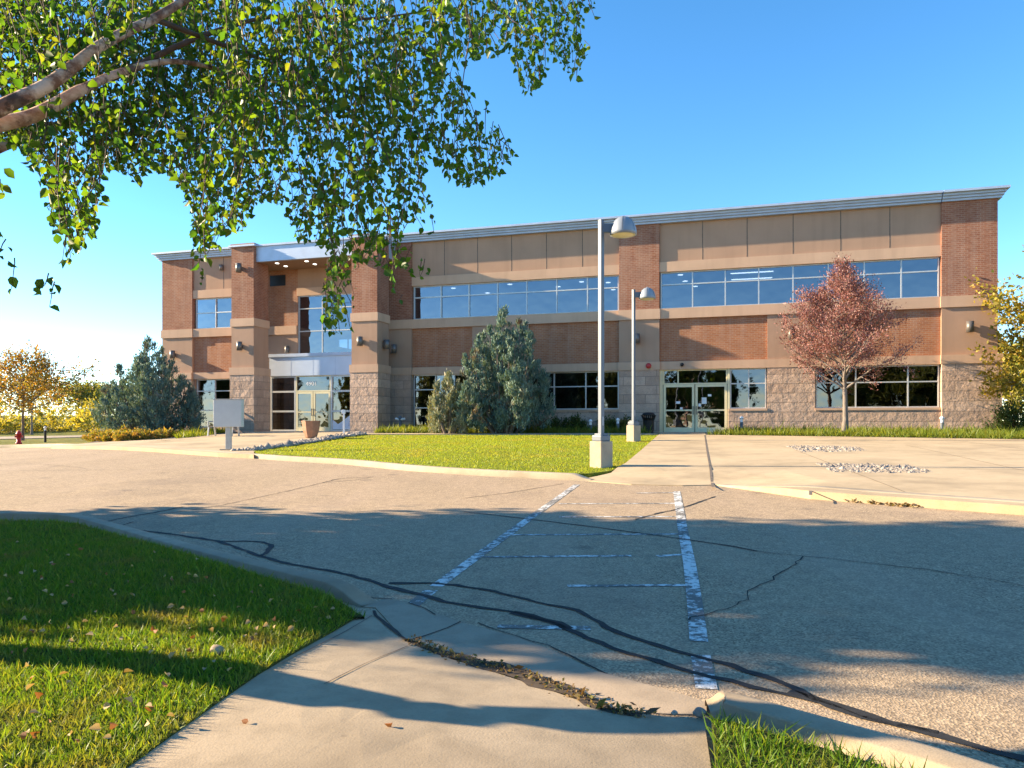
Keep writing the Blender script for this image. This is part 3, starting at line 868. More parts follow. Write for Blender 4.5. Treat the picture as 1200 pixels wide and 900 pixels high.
panel('door_step', 'walk', 7.4, 14.3, ZB, ZF + .012, .6, -.4)
# number above the doors
def text(name, body, size, loc, mat, parent, rot=(math.pi / 2, 0, 0), ext=.006, align='CENTER'):
    c = bpy.data.curves.new(name, 'FONT'); c.body = body; c.size = size; c.extrude = ext; c.align_x = align; c.align_y = 'CENTER'
    tmp = bpy.data.objects.new(name, c); COL.objects.link(tmp)
    dg = bpy.context.evaluated_depsgraph_get(); me = bpy.data.meshes.new_from_object(tmp.evaluated_get(dg))
    bpy.data.objects.remove(tmp)
    o = link(name, me, mat, parent); o.location = loc; o.rotation_euler = rot
    return o
text('house_number', '4901', .34, (10.0, -vn + .04, 3.80), M['white'], B)
# pale film with a peak outline on the right hand light
bm = bmesh.new()
pts = [(11.28, 1.86), (11.62, 1.60), (11.95, 1.80), (12.3, 2.05), (12.66, 2.32), (12.66, 1.32), (11.28, 1.32)]
fr = [bm.verts.new((x, -vn + .048, z)) for x, z in pts]; bm.faces.new(fr)
r = bmesh.ops.extrude_face_region(bm, geom=bm.faces[:]); bmesh.ops.translate(bm, verts=[v for v in r['geom'] if isinstance(v, bmesh.types.BMVert)], vec=(0, .004, 0))
film = bm_obj('window_film', bm, M['decal'], B)
text('film_lettering', 'a', .3, (12.3, -vn + .044, 1.58), M['cornice'], B, ext=.002)
# notices on a side door
for u, z, w, h in ((29.55, 2.62, .2, .12), (29.7, 2.35, .12, .1), (30.75, 2.7, .22, .3), (30.55, 2.5, .12, .14), (31.0, 2.95, .16, .1)):
    panel('door_notice', 'white', u - w / 2, u + w / 2, z - h / 2, z + h / 2, -.044, -.047)

# cornice, roof, remaining walls, interior
cz = [11.12, 11.22, 11.32, 11.42, 11.52]
for (a, b), n in zip(zip(cz, cz[1:]), (.26, .36, .46, .62)):
    for u0, u1 in ((-n * .55, 40.62), (40.66, BLEN + n * .55)):
        panel('cornice', 'cornice', u0, u1, a, b - .004, n, -.3)
D = 14.0
def wall(name, mat, x0, x1, y0, y1, z0, z1):
    bm = bmesh.new(); box(bm, x0, x1, y0, y1, z0, z1); return bm_obj(name, bm, M[mat], B)
wall('end_wall', 'brick', 0.02, .3, .33, D, ZB, 11.1); wall('end_wall', 'brick', BLEN - .3, BLEN - .02, .33, D, ZB, 11.1)
wall('rear_wall', 'stucco', .31, 3.6, D - .3, D - .02, ZB, 11.1); wall('rear_wall', 'stucco', 9.2, BLEN - .31, D - .3, D - .02, ZB, 11.1)
wall('rear_wall', 'stucco', 3.6, 9.2, D - .3, D - .02, ZB, 5.6); wall('rear_wall', 'stucco', 3.6, 9.2, D - .3, D - .02, 7.9, 11.1)
bm = bmesh.new()
for i in range(8): u = 3.6 + i * .8; box(bm, u - .05, u + .05, D - .2, D - .12, 5.6, 7.9)
for z in (6.35, 7.1): box(bm, 3.66, 9.14, D - .19, D - .13, z - .04, z + .04)
bm_obj('window', bm, M['frame'], B)
wall('roof', 'roof', .31, BLEN - .31, .34, D - .32, 10.85, 11.05)
wall('floor', 'innerfl', .31, BLEN - .31, .50, D - .32, ZF - .1, ZF - .005)
wall('ceiling', 'inner', .31, 6.2, .45, D - .32, 4.35, 6.85); wall('ceiling', 'inner', 14.8, BLEN - .31, .45, D - .32, 4.35, 6.85)
wall('ceiling', 'inner', .31, BLEN - .31, .45, D - .32, 9.05, 9.15)
wall('partition', 'inner', .31, 3.2, 8.0, 8.2, ZF, 9.04); wall('partition', 'inner', 14.8, BLEN - .31, 9.0, 9.2, ZF, 9.04)
wall('partition', 'inner', 14.5, 14.79, .5, D - .4, ZF, 9.04); wall('partition', 'inner', 26.6, 26.8, .5, 8.9, ZF, 9.04)
for u, y in ((17.3, 2.2), (18.6, 4.2), (20.6, 2.0), (22.9, 3.4), (24.4, 2.4), (25.7, 3.0), (25.6, 5.2), (29.5, 2.0), (29.6, 3.8), (30.0, 5.5)):
    bm = bmesh.new(); cyl(bm, u, y, 9.03, 9.052, .13, n=12); bm_obj('ceiling_light', bm, M['lamp'], B)
for y in (2.3, 4.0):
    wall('ceiling_light', 'lamp', 31.9, 33.9, y, y + .14, 9.02, 9.052)

# wall lights: a bracket and a half round shade, each a thing on the wall
def wall_light(u, n, z, label, face=0.0, s=1.0):
    x, y = FW(u, n)
    o = thing('wall_light', label, 'wall light', (x, y, z), BA + face, 'up and down lights on the building')
    bm = bmesh.new(); box(bm, -.07 * s, .07 * s, -.08 * s, -.004, -.10 * s, .10 * s, .01); bm_obj('bracket', bm, M['bronze'], o)
    bm = bmesh.new(); lathe(bm, [(.13 * s, -.23 * s), (.15 * s, -.23 * s), (.15 * s, .23 * s), (.13 * s, .23 * s)], 20, 0, -.21 * s)
    bm_obj('shade', bm, M['bronze'], o, True)
    return o
wall_light(.9, .13, 5.62, 'grey wall light on the stucco pier at the far left corner')
wall_light(4.1, .02, 10.5, 'small wall light high on the stucco left of the porch', s=.7)
wall_light(7.0, 2.3, 9.85, 'wall light on the brick of the left porch pillar')
wall_light(7.05, 2.3, 5.72, 'wall light on the stucco of the left porch pillar')
wall_light(8.2, -.30, 5.75, 'small dark wall light above the entry canopy', s=.8)
wall_light(14.0, 2.3, 9.95, 'wall light on the brick of the right porch pillar')
wall_light(14.12, 2.3, 5.75, 'wall light on the stucco front of the right porch pillar')
wall_light(14.98, 1.65, 5.65, 'wall light on the right side of the right porch pillar', math.pi / 2)
wall_light(14.95, .13, 5.55, 'wall light on the pier behind the right porch pillar')
wall_light(27.65, .13, 5.68, 'square grey wall light on the pier above the trash can')
wall_light(34.6, .07, 5.66, 'wall light on the pier left of the red tree')
wall_light(41.7, .13, 5.72, 'wall light on the pier at the right corner')
def small_disc(u, n, z, r, mat, name, label, cat):
    x, y = FW(u, n)
    o = thing(name, label, cat, (x, y, z), BA)
    bm = bmesh.new(); v = []; lathe(bm, [(r * .5, 0), (r, .02), (r, .07), (r * .75, .10), (r * .2, .12)], 16)
    bmesh.ops.rotate(bm, verts=bm.verts, cent=(0, 0, 0), matrix=Matrix.Rotation(R_(90), 3, 'X')); bm_obj('bell_cover', bm, M[mat], o, True)
    bm = bmesh.new(); box(bm, -r * .5, r * .5, -.012, -.001, -r * .5, r * .5); bm_obj('back_plate', bm, M['white'] if mat == 'red' else M['bronze'], o)
small_disc(28.2, .262, 4.37, .13, 'red', 'fire_bell', 'round red fire alarm bell on the wall above the trash can', 'alarm bell')
small_disc(29.75, .122, 4.40, .085, 'black', 'dome_camera', 'small black dome camera above the side doors', 'camera')
#@@PART3
# ================================================================== STREET FURNITURE
def at(px, py, off=0.0):
    x, y = P(px, py, off)
    return Vector((x, y, float(H(x, y)) + off))

def gp_(px, Y, dz=0.0):
    X = (px - 600) / 900 * Y
    return Vector((X, Y, float(H(X, Y)) + dz))

def lamp_post(base, h, label, fh=.58, rz=R_(38)):
    o = thing('lamp_post', label, 'lamp post', base, 0, 'lamp posts beside the walk')
    bm = bmesh.new(); box(bm, -.185, .185, -.185, .185, -.15, fh, .02)
    bmesh.ops.rotate(bm, verts=bm.verts, cent=(0, 0, 0), matrix=Matrix.Rotation(rz, 3, 'Z')); bm_obj('footing', bm, M['footing'], o)
    bm = bmesh.new(); box(bm, -.15, .15, -.15, .15, fh, fh + .13, .02); box(bm, -.11, .11, -.11, .11, fh + .13, fh + .17, .015)
    bmesh.ops.rotate(bm, verts=bm.verts, cent=(0, 0, 0), matrix=Matrix.Rotation(rz, 3, 'Z')); bm_obj('base_cover', bm, M['pole'], o)
    bm = bmesh.new(); box(bm, -.05, .05, -.05, .05, fh + .17, h, .008); box(bm, -.054, .054, -.054, .054, h, h + .02, .006)
    bmesh.ops.rotate(bm, verts=bm.verts, cent=(0, 0, 0), matrix=Matrix.Rotation(rz, 3, 'Z')); pl = bm_obj('pole', bm, M['pole'], o)
    bm = bmesh.new(); box(bm, -.032, .032, -.056, -.0505, fh + .35, fh + .55, .004); bmesh.ops.rotate(bm, verts=bm.verts, cent=(0, 0, 0), matrix=Matrix.Rotation(rz, 3, 'Z')); bm_obj('hand_hole_cover', bm, M['dome'], pl)
    ax = .50
    bm = bmesh.new(); box(bm, -.0, ax - .18, -.04, .04, h - .27, h - .07, .01); bm_obj('arm', bm, M['pole'], o)
    bm = bmesh.new()
    prof = [(.30, -.34), (.30, -.28), (.285, -.20), (.25, -.10), (.20, -.02), (.13, .04), (.05, .07), (.02, .09)]
    lathe(bm, [(r, h + z + .02) for r, z in prof], 28, ax, 0); sh = bm_obj('lamp_shade', bm, M['dome'], o, True)
    bm = bmesh.new()
    for k in range(6):
        a = k * math.pi / 3 + .3
        for (r0, z0), (r1, z1) in zip(prof[1:], prof[2:-1]):
            p0 = Vector((ax + (r0 + .004) * math.cos(a), (r0 + .004) * math.sin(a), h + z0 + .02)); p1 = Vector((ax + (r1 + .004) * math.cos(a), (r1 + .004) * math.sin(a), h + z1 + .02))
            t = Vector((-math.sin(a), math.cos(a), 0)) * .008
            bm.faces.new([bm.verts.new(q) for q in (p0 - t, p0 + t, p1 + t, p1 - t)])
    bm_obj('rib', bm, M['pole'], sh)
    bm = bmesh.new(); lathe(bm, [(.26, h - .33), (.27, h - .325), (.22, h - .345), (.02, h - .355)], 24, ax, 0); bm_obj('lens', bm, M['lens'], o, True)
    return o
p = at(704.5, 547, .10)
lamp_post(p, 5.55, 'tall grey lamp post with domed head at the front corner of the lawn')
p = at(742.5, 517, .10)
lamp_post(p, 5.5, 'farther lamp post with domed head near the trash can')

# blank sign cabinet seen from behind
p = at(268, 527, .12)
o = thing('sign', 'blank grey back of a square sign cabinet on a single post', 'sign', p, R_(-6))
bm = bmesh.new(); box(bm, -.47, .47, -.10, .10, .73, 1.60, .015); cab = bm_obj('cabinet', bm, M['sign'], o)
bm = bmesh.new(); box(bm, -.49, .49, -.12, .12, 1.60, 1.625, .006); bm_obj('lid', bm, M['signpost'], cab)
bm = bmesh.new(); box(bm, -.085, .085, -.06, .06, -.2, .73, .008); bm_obj('post', bm, M['signpost'], o)
bm = bmesh.new(); box(bm, -.22, .22, -.18, .18, -.05, .03, .01); bm_obj('footing', bm, M['footing'], o)

# planter pot
p = at(364.5, 513, .12)
o = thing('planter', 'brown terracotta planter pot on the entrance walk', 'planter', p, R_(25))
bm = bmesh.new(); lathe(bm, [(.20, 0), (.24, .02), (.33, .30), (.38, .62), (.385, .66), (.40, .67), (.40, .71), (.345, .71), (.335, .60)], 8); bm_obj('pot', bm, M['pot'], o)
bm = bmesh.new(); cyl(bm, 0, 0, .56, .62, .335, n=8); bm_obj('soil', bm, M['soil'], o)

# push button pedestal by the entrance
p = at(403, 508.5, .12)
o = thing('door_button_pedestal', 'thin pale pedestal with a button head right of the planter pot', 'pedestal', p)
bm = bmesh.new(); box(bm, -.04, .04, -.04, .04, -.1, .95, .01); bm_obj('post', bm, M['white'], o)
bm = bmesh.new(); box(bm, -.10, .07, -.06, .06, .92, 1.10, .015); bm_obj('button_head', bm, M['white'], o)

# bench
p = at(262, 511, .12)
o = thing('bench', 'dark slatted bench with pale metal ends behind the sign', 'bench', p, BA)
for x in (-.62, .62):
    bm = bmesh.new()
    for (y0, z0), (y1, z1), w in (((-.25, 0), (-.2, .42), .03), ((.25, 0), (.18, .42), .03), ((.16, .40), (.33, .92), .03), ((-.26, .42), (.2, .45), .025), ((-.26, .64), (.24, .66), .025), ((-.24, .42), (-.25, .64), .025)):
        d = Vector((0, y1 - y0, z1 - z0)); L = d.length; m = Matrix.Translation((x, (y0 + y1) / 2, (z0 + z1) / 2)) @ d.to_track_quat('Z', 'Y').to_matrix().to_4x4()
        vs = box(bm, -.025, .025, -w, w, -L / 2, L / 2, 0); bmesh.ops.transform(bm, matrix=m, verts=vs)
    bm_obj('side_frame', bm, M['frame'], o)
bm = bmesh.new()
for i in range(5): box(bm, -.64, .64, -.25 + i * .09, -.18 + i * .09, .455, .48, .004)
bm_obj('seat', bm, M['black'], o)
bm = bmesh.new()
for i in range(5):
    z = .5 + i * .085; y = .16 + (z - .40) * .327 - .02
    box(bm, -.64, .64, y - .04, y - .02, z, z + .065, .004)
bm_obj('backrest', bm, M['black'], o)

# trash can by the side doors
p = gp_(760, 35.7, .1)
o = thing('trash_can', 'black slatted metal trash can left of the cream side doors', 'trash can', p)
bm = bmesh.new()
for i in range(22):
    a = i * 2 * math.pi / 22
    c, s = math.cos(a), math.sin(a)
    for (r0, z0), (r1, z1) in (((.24, .06), (.25, .55)), ((.25, .55), (.34, .78)), ((.34, .78), (.37, .80))):
        t = Vector((-s, c, 0)) * .026
        A = Vector((r0 * c, r0 * s, z0)); Bv = Vector((r1 * c, r1 * s, z1)); nn = Vector((c, s, 0)) * .008
        q = [bm.verts.new(v) for v in (A - t - nn, A + t - nn, Bv + t - nn, Bv - t - nn, A - t + nn, A + t + nn, Bv + t + nn, Bv - t + nn)]
        for f in ((0, 1, 2, 3), (7, 6, 5, 4), (0, 4, 5, 1), (1, 5, 6, 2), (2, 6, 7, 3), (3, 7, 4, 0)): bm.faces.new([q[k] for k in f])
bm_obj('slat_basket', bm, M['black'], o)
bm = bmesh.new(); cyl(bm, 0, 0, .03, .66, .215, .235, 24); bm_obj('liner', bm, M['black'], o)
bm = bmesh.new(); lathe(bm, [(.28, .78), (.30, .80), (.27, .88), (.17, .92), (.15, .90), (.15, .80)], 24); bm_obj('lid', bm, M['black'], o, True)
bm = bmesh.new(); cyl(bm, 0, 0, -.05, .05, .24, n=24); bm_obj('foot_ring', bm, M['black'], o)

# bollard path lights
def bollard(p, h, body, label, twin=False):
    o = thing('bollard_light', label, 'bollard light', p, 0, 'bollard lights along the building')
    bm = bmesh.new(); cyl(bm, 0, 0, -.1, h - .24, .075, n=16); bm_obj('post', bm, M[body], o, False)
    bm = bmesh.new(); cyl(bm, 0, 0, h - .24, h - .10, .06, n=16); bm_obj('lens', bm, M['white'], o)
    bm = bmesh.new(); lathe(bm, [(.09, h - .10), (.09, h - .05), (.05, h), (.01, h + .02)], 16); bm_obj('cap', bm, M['white'], o, True)
    return o
bollard(gp_(724, 35.6, .1), .66, 'pole', 'grey bollard light standing among shrubs left of the trash can')
bollard(gp_(692, 36.0, .1), .60, 'pole', 'grey bollard light behind the tall lamp post')
bollard(gp_(869, 34.2, .1), .72, 'pole', 'grey bollard light below the windows right of the side doors')
bollard(gp_(1104, 31.6, .1), .72, 'pole', 'grey bollard light at the right corner pier')
bollard(at(53, 517.5, 0), .95, 'black', 'black bollard light with white top on the far left lawn')
# standpipe with two arms by the right porch pillar
p = gp_(469, 39.0, .1)
o = thing('hose_connection', 'grey two armed hose connection standing right of the porch pillar', 'hose connection', p, BA)
bm = bmesh.new(); cyl(bm, 0, 0, -.1, .62, .07, n=14); lathe(bm, [(.08, .62), (.10, .66), (.08, .74), (.02, .78)], 14); bm_obj('standpipe', bm, M['pole'], o)
for sx in (-1, 1):
    bm = bmesh.new(); cyl(bm, 0, 0, .05, .26, .05, .06, 12); bmesh.ops.rotate(bm, verts=bm.verts, cent=(0, 0, 0), matrix=Matrix.Rotation(sx * R_(80), 3, 'Y'))
    bmesh.ops.translate(bm, verts=bm.verts, vec=(0, 0, .58)); bm_obj('inlet', bm, M['white'], o)
# hydrant
p = at(22, 519.5, 0)
o = thing('fire_hydrant', 'red fire hydrant on the grass at the far left kerb', 'fire hydrant', p)
bm = bmesh.new(); lathe(bm, [(.17, -.05), (.17, .05), (.12, .06), (.12, .50), (.16, .51), (.16, .56), (.13, .60), (.10, .68), (.04, .73), (.03, .78)], 18); bm_obj('barrel', bm, M['red'], o, True)
for a in (0, math.pi, -math.pi / 2):
    bm = bmesh.new(); cyl(bm, 0, 0, .08, .21, .055, .065, 12); bmesh.ops.rotate(bm, verts=bm.verts, cent=(0, 0, 0), matrix=Matrix.Rotation(R_(90), 3, 'Y')); bmesh.ops.translate(bm, verts=bm.verts, vec=(0, 0, .40))
    bmesh.ops.rotate(bm, verts=bm.verts, cent=(0, 0, 0), matrix=Matrix.Rotation(a, 3, 'Z')); bm_obj('outlet_cap', bm, M['red'], o)
# power line far left
o = thing('power_line', 'two thin overhead wires crossing the sky far left', 'power line', (0, 0, 0))
for z in (9.6, 8.0):
    tubes('wire', [([(-150 + 12 * i, 104 - .6 * i, z - 1.2 * math.sin(math.pi * i / 12)) for i in range(13)], [.035] * 13)], M['black'], o, 5)
for x, y in ((-150, 104), (-6, 96.8)):
    bm = bmesh.new(); zb = float(H(x, y)); cyl(bm, x, y, zb - .5, 10.2, .16, .12, 10); box(bm, x - .1, x + .1, y - .9, y + .9, 9.55, 9.7); bm_obj('pole', bm, M['bark'], o)

# ================================================================== PLANTS
def gp(px, Y, dz=0.0):
    X = (px - 600) / 900 * Y
    return Vector((X, Y, float(H(X, Y)) + dz))
M['lf_birch'] = m_leaf("birch_leaf", [(.028, .085, .010), (.042, .115, .013), (.062, .15, .016), (.10, .175, .018), (.036, .098, .012), (.14, .18, .02)], .6, .42, spec=.5)
M['lf_tree'] = m_leaf("green_tree_leaf", [(.05, .075, .018), (.075, .10, .022), (.10, .12, .025), (.13, .12, .03)], .35, .5)
M['lf_red'] = m_leaf("dry_red_leaf", [(.15, .05, .05), (.22, .08, .075), (.31, .15, .135), (.20, .09, .085), (.40, .26, .235)], .15, .7)
M['lf_yellow'] = m_leaf("yellow_autumn_leaf", [(.13, .16, .025), (.30, .26, .04), (.40, .30, .05), (.10, .13, .02), (.34, .24, .06)], .4, .5)
M['lf_orange'] = m_leaf("orange_autumn_leaf", [(.22, .13, .03), (.32, .19, .045), (.20, .17, .035), (.14, .14, .03), (.26, .12, .05)], .4, .6)
M['lf_bank'] = m_leaf("yellow_green_leaf", [(.24, .23, .045), (.34, .30, .06), (.20, .22, .045), (.38, .30, .08)], .4, .5)
M['lf_far'] = m_leaf("far_green_leaf", [(.10, .13, .03), (.16, .17, .04), (.20, .19, .05), (.08, .11, .03)], .35, .5)
M['lf_box'] = m_leaf("boxwood_leaf", [(.03, .055, .016), (.05, .085, .02), (.08, .11, .025)], .3, .45)
M['lf_low'] = m_leaf("low_shrub_leaf", [(.22, .20, .035), (.13, .17, .03), (.28, .20, .05), (.32, .20, .07)], .35, .6, ((.33, .17, .07), 1.2, .52, .72))
M['juniper'] = m_leaf("juniper_spray", [(.075, .14, .125), (.105, .185, .16), (.145, .23, .195), (.20, .25, .18), (.085, .15, .135)], .12, .65, ((.20, .13, .085), 1.1, .60, .72))
M['juniper2'] = m_leaf("yellowing_juniper_spray", [(.16, .21, .15), (.22, .26, .18), (.29, .29, .19), (.15, .20, .16), (.28, .23, .14)], .15, .65, ((.30, .20, .12), 1.6, .60, .76))

def limb_path(a, d, L, k=6, wob=.08, lift=0.0, rng=RNG):
    pts = [np.array(a, float)]; d = unit(np.array(d, float))
    for _ in range(k):
        d = unit(d + rng.normal(size=3) * wob + np.array([0, 0, lift]))
        pts.append(pts[-1] + d * L / k)
    return np.array(pts)

def tree(name, base, h, crown, t0, prof, nl, up, leaf, bark, lmat, lsz, lw, nleaf, label, cat='tree', group=None, trunk_r=.12, twigs=5, spread=.22, seed=1, lean=(0, 0), fork=None, shape='kite', orient=None, reach=1.0, lvar=.13):
    """prof(t) crown radius (0..1) at relative height t; limbs leave the trunk from t0*h upwards"""
    rng = np.random.default_rng(seed)
    o = thing(name, label, cat, base, rng.random() * 6.28, group)
    paths = []
    kk = 10
    tr = np.column_stack([np.linspace(0, lean[0], kk) + np.r_[0, np.cumsum(rng.normal(size=kk - 1)) * .015 * h / 5], np.linspace(0, lean[1], kk) + np.r_[0, np.cumsum(rng.normal(size=kk - 1)) * .015 * h / 5], np.linspace(-.15, h * .96, kk)])
    rad = trunk_r * (1 - np.linspace(0, 1, kk) ** .8 * .93); rad[0] *= 1.35
    paths.append((tr, rad))
    tips = []; wts = []
    for i in range(nl):
        t = t0 + (1 - t0) * ((i + rng.random()) / nl) ** .9 * .97
        zt = t * h
        p0 = np.array([np.interp(zt, tr[:, 2], tr[:, q]) for q in range(3)])
        az = i * 2.39996 + rng.normal() * .3
        ct = (t - t0) / (1 - t0)
        L = max(.25, crown * prof(min(1, ct + .08)) * (1 + rng.normal() * lvar)) * reach
        u = up * (1 + .5 * ct)
        d = np.array([math.cos(az), math.sin(az), u])
        lp = limb_path(p0, d, L * math.hypot(1, u * .6), 6, .10, .04, rng)
        r0 = max(.008, trunk_r * .42 * (1 - ct * .7))
        paths.append((lp, np.linspace(r0, .006, len(lp))))
        for j in range(twigs):
            s = .3 + .7 * rng.random(); q = lp[min(5, int(s * 6))] * (1 - (s * 6) % 1) + lp[min(6, int(s * 6) + 1)] * ((s * 6) % 1)
            dd = unit(lp[-1] - lp[0]) + rng.normal(size=3) * .65 + np.array([0, 0, .15])
            tl = L * (.28 + .22 * rng.random())
            tp = limb_path(q, dd, tl, 3, .15, .02, rng)
            paths.append((tp, np.linspace(max(.006, r0 * .3), .003, len(tp))))
            tips.append(tp); wts.append(tl)
        tips.append(lp[3:]); wts.append(L * .6)
    tubes('trunk', paths, bark, o, 6)
    wts = np.array(wts); ci = rng.choice(len(tips), nleaf, p=wts / wts.sum())
    pp = np.empty((nleaf, 3)); dd = np.empty((nleaf, 3))
    for i, c in enumerate(ci):
        t = tips[c]; s = rng.random() ** .7 * (len(t) - 1); k = min(len(t) - 2, int(s)); f = s - k
        pp[i] = t[k] * (1 - f) + t[k + 1] * f; dd[i] = t[k + 1] - t[k]
    jit = rng.normal(size=(nleaf, 3)) * spread * (.4 + .6 * rng.random((nleaf, 1)))
    pp += jit
    ax = unit(dd) * .6 + rng.normal(size=(nleaf, 3)) * .7
    if orient is not None: ax = ax + np.array(orient)
    leafset('crown', pp, ax, lsz * np.exp(rng.normal(size=nleaf) * .25), lw, lmat, o, shape, rng=rng)
    return o

def juniper(base, h, r, spires, n, mat, label, seed, lowfat=.30, drop=.5):
    rng = np.random.default_rng(seed)
    o = thing('juniper', label, 'juniper', base, 0, 'blue green junipers by the building')
    paths = []; pp = []; dd = []; ss = []
    for i in range(spires):
        if i == 0: cx = cy = 0; hh = h; rr = r * .5
        else:
            a = i * 2.39996 + rng.normal() * .25; q = (i / spires) ** .55
            cx, cy = math.cos(a) * r * .78 * q, math.sin(a) * r * .78 * q
            hh = h * (1.0 - drop * q ** (1.75 if drop < .64 else 1.35)) * (1 + rng.normal() * .05); rr = r * (.345 - .085 * q)
        tilt = np.array([cx, cy]) * .12
        paths.append((np.array([[cx * .25, cy * .25, -.1], [cx * .7, cy * .7, hh * .3], [cx + tilt[0] * .6, cy + tilt[1] * .6, hh * .7], [cx + tilt[0], cy + tilt[1], hh * .97]]), np.array([.07, .05, .03, .008])))
        m = int(n / spires * (.6 + .8 * rr / (r * .5)))
        t = rng.random(m) ** .85
        # clumps: branches around the spire, sprays around the branch ends
        nb = max(14, int(60 * rr / r * 1.6)); bt = rng.random(nb) ** .9; ba = rng.random(nb) * 6.283; bl = .75 + .5 * rng.random(nb)
        c = rng.integers(0, nb, m); s = rng.random(m) ** .6
        prof = np.minimum(1, (bt[c] + .06) / lowfat) ** .6 * (1 - bt[c] ** 1.6) ** 1.0 * 1.02 + .02
        R = rr * prof * bl[c]
        z = bt[c] * hh + s * R * .75
        x = cx + tilt[0] * bt[c] + np.cos(ba[c]) * R * s; y = cy + tilt[1] * bt[c] + np.sin(ba[c]) * R * s
        p = np.column_stack([x, y, z]) + rng.normal(size=(m, 3)) * .05 * np.array([1, 1, 1.4])
        p[:, 2] = np.maximum(p[:, 2], .04)
        d = np.column_stack([np.cos(ba[c]) * .55, np.sin(ba[c]) * .55, np.full(m, 1.5)]) + rng.normal(size=(m, 3)) * .38
        pp.append(p); dd.append(d); ss.append(.12 * np.exp(rng.normal(size=m) * .3))
    tubes('trunk', paths, M['bark'], o, 6)
    leafset('foliage', np.vstack(pp), np.vstack(dd), np.concatenate(ss), .34, mat, o, rng=rng)
    return o

def shrub(name, base, r, h, n, mat, lsz, lw, label, cat, group=None, seed=0, upright=.5, sx=1.0):
    rng = np.random.default_rng(seed)
    o = thing(name, label, cat, base, rng.random() * 6, group)
    nb = max(16, int(n / 45)); bd = unit(np.column_stack([rng.normal(size=(nb, 2)), np.abs(rng.normal(size=nb)) * .9 + .12])) * (.75 + .35 * rng.random((nb, 1)))
    bd = bd * np.array([r * sx, r, h])
    paths = [(np.array([[0, 0, -.05], b * .5 + np.array([0, 0, .05]), b]), np.array([.018, .011, .004])) for b in bd[:60]]
    tubes('stem', paths, M['twig'], o, 5)
    c = rng.integers(0, nb, n); s = .35 + .65 * rng.random(n) ** .6
    p = bd[c] * s[:, None] + rng.normal(size=(n, 3)) * np.array([r, r, h]) * .10
    p[:, 2] = np.maximum(p[:, 2], .02)
    d = unit(bd[c]) + rng.normal(size=(n, 3)) * .7 + np.array([0, 0, upright])
    leafset('foliage', p, d, lsz * np.exp(rng.normal(size=n) * .25), lw, mat, o, rng=rng)
    return o

juniper(gp(591, 35.6, .08), 5.7, 2.45, 34, 52000, M['juniper'], 'tall blue green juniper in the middle of the facade', 3, .30, .60)
juniper(gp(526, 35.2, .08), 2.7, 1.1, 11, 11000, M['juniper2'], 'short yellowing juniper left of the tall middle juniper', 5)
juniper(gp(175, 39.5, .08), 5.05, 2.85, 36, 50000, M['juniper'], 'broad blue green juniper at the left corner of the building', 11, .34, .66)

tree('red_tree', gp(989, 31.2, .1), 7.15, 2.85, .24, lambda t: (.55 + .5 * math.sin(min(1, t * 3.2) * 1.57)) * (1 - t) ** .95 + .05, 62, .62, None, M['barkpale'], M['lf_red'], .078, .44, 34000,
     'small maple with sparse dry red brown leaves before the right windows', trunk_r=.13, twigs=10, spread=.17, seed=26, lvar=.07, orient=(0, 0, .5))
tree('yellow_tree', gp(1285, 30.3, .05), 6.1, 3.5, .16, lambda t: math.sin(min(1, t * 1.1 + .25) * 2.6) * .95 + .08, 44, .35, None, M['bark'], M['lf_yellow'], .15, .65, 26000,
     'tree turning yellow beyond the right corner of the building', trunk_r=.14, twigs=7, spread=.26, seed=23)
tree('orange_tree', at(26, 515.5, 0), 5.6, 3.1, .30, lambda t: math.sin(min(1, t * .9 + .28) * 2.75) * 1.0 + .05, 34, .45, None, M['bark'], M['lf_orange'], .17, .6, 6500,
     'young tree with thinning orange leaves behind the hydrant', trunk_r=.13, twigs=6, spread=.30, seed=31)
tree('orange_tree', at(37, 509.5, 0), 5.8, 2.9, .34, lambda t: math.sin(min(1, t * .9 + .28) * 2.75) + .05, 26, .45, None, M['bark'], M['lf_orange'], .20, .6, 4000,
     'second orange leaved tree standing behind the one by the hydrant', trunk_r=.14, twigs=5, spread=.34, seed=33)

for i, (px, Y, h, r, lab) in enumerate(((1184, 54, 5.2, 2.6, 'yellow green tree far behind the right corner of the building'), (1216, 58, 6.0, 3.0, 'yellow green tree at the right edge behind the dark shrubs'))):
    tree('bank_tree', gp(px, Y), h, r, .10, lambda t: math.sin(min(1, t * .8 + .3) * 2.8) + .1, 24, .4, None, M['bark'], M['lf_bank'], .28, .6, 4500, lab, trunk_r=.14, twigs=5, spread=.35, seed=140 + i, group='trees beyond the building')
# hedge and shrubs at the right corner
for i, (px, py, r, h) in enumerate(((1190, 506, 1.1, 1.45), (1232, 507, 1.3, 1.7))):
    shrub('boxwood_shrub', gp(px, 31.3 + i * .3, .08), r, h, 3500, M['lf_box'], .10, .5, ['dark round shrub under the yellow tree', 'dark shrub at the right edge under the yellow tree'][i], 'shrub', 'dark shrubs along the building', 40 + i)
for i, (px, r, h, lab) in enumerate(((637, .60, .62, 'dark rounded shrub touching the tall middle juniper'), (655, .62, .74, 'dark rounded shrub second right of the tall middle juniper'), (675, .60, .80, 'largest dark shrub left of the tall lamp post'),
                                     (712, .55, .82, 'dark shrub just right of the tall lamp post'), (735, .50, .72, 'dark shrub beside the smaller lamp post'))):
    shrub('boxwood_shrub', gp(px, 36.4 - (px - 690) * .008, .08), r, h, 2600, M['lf_box'], .08, .5, lab, 'shrub', 'dark shrubs along the building', 50 + i)
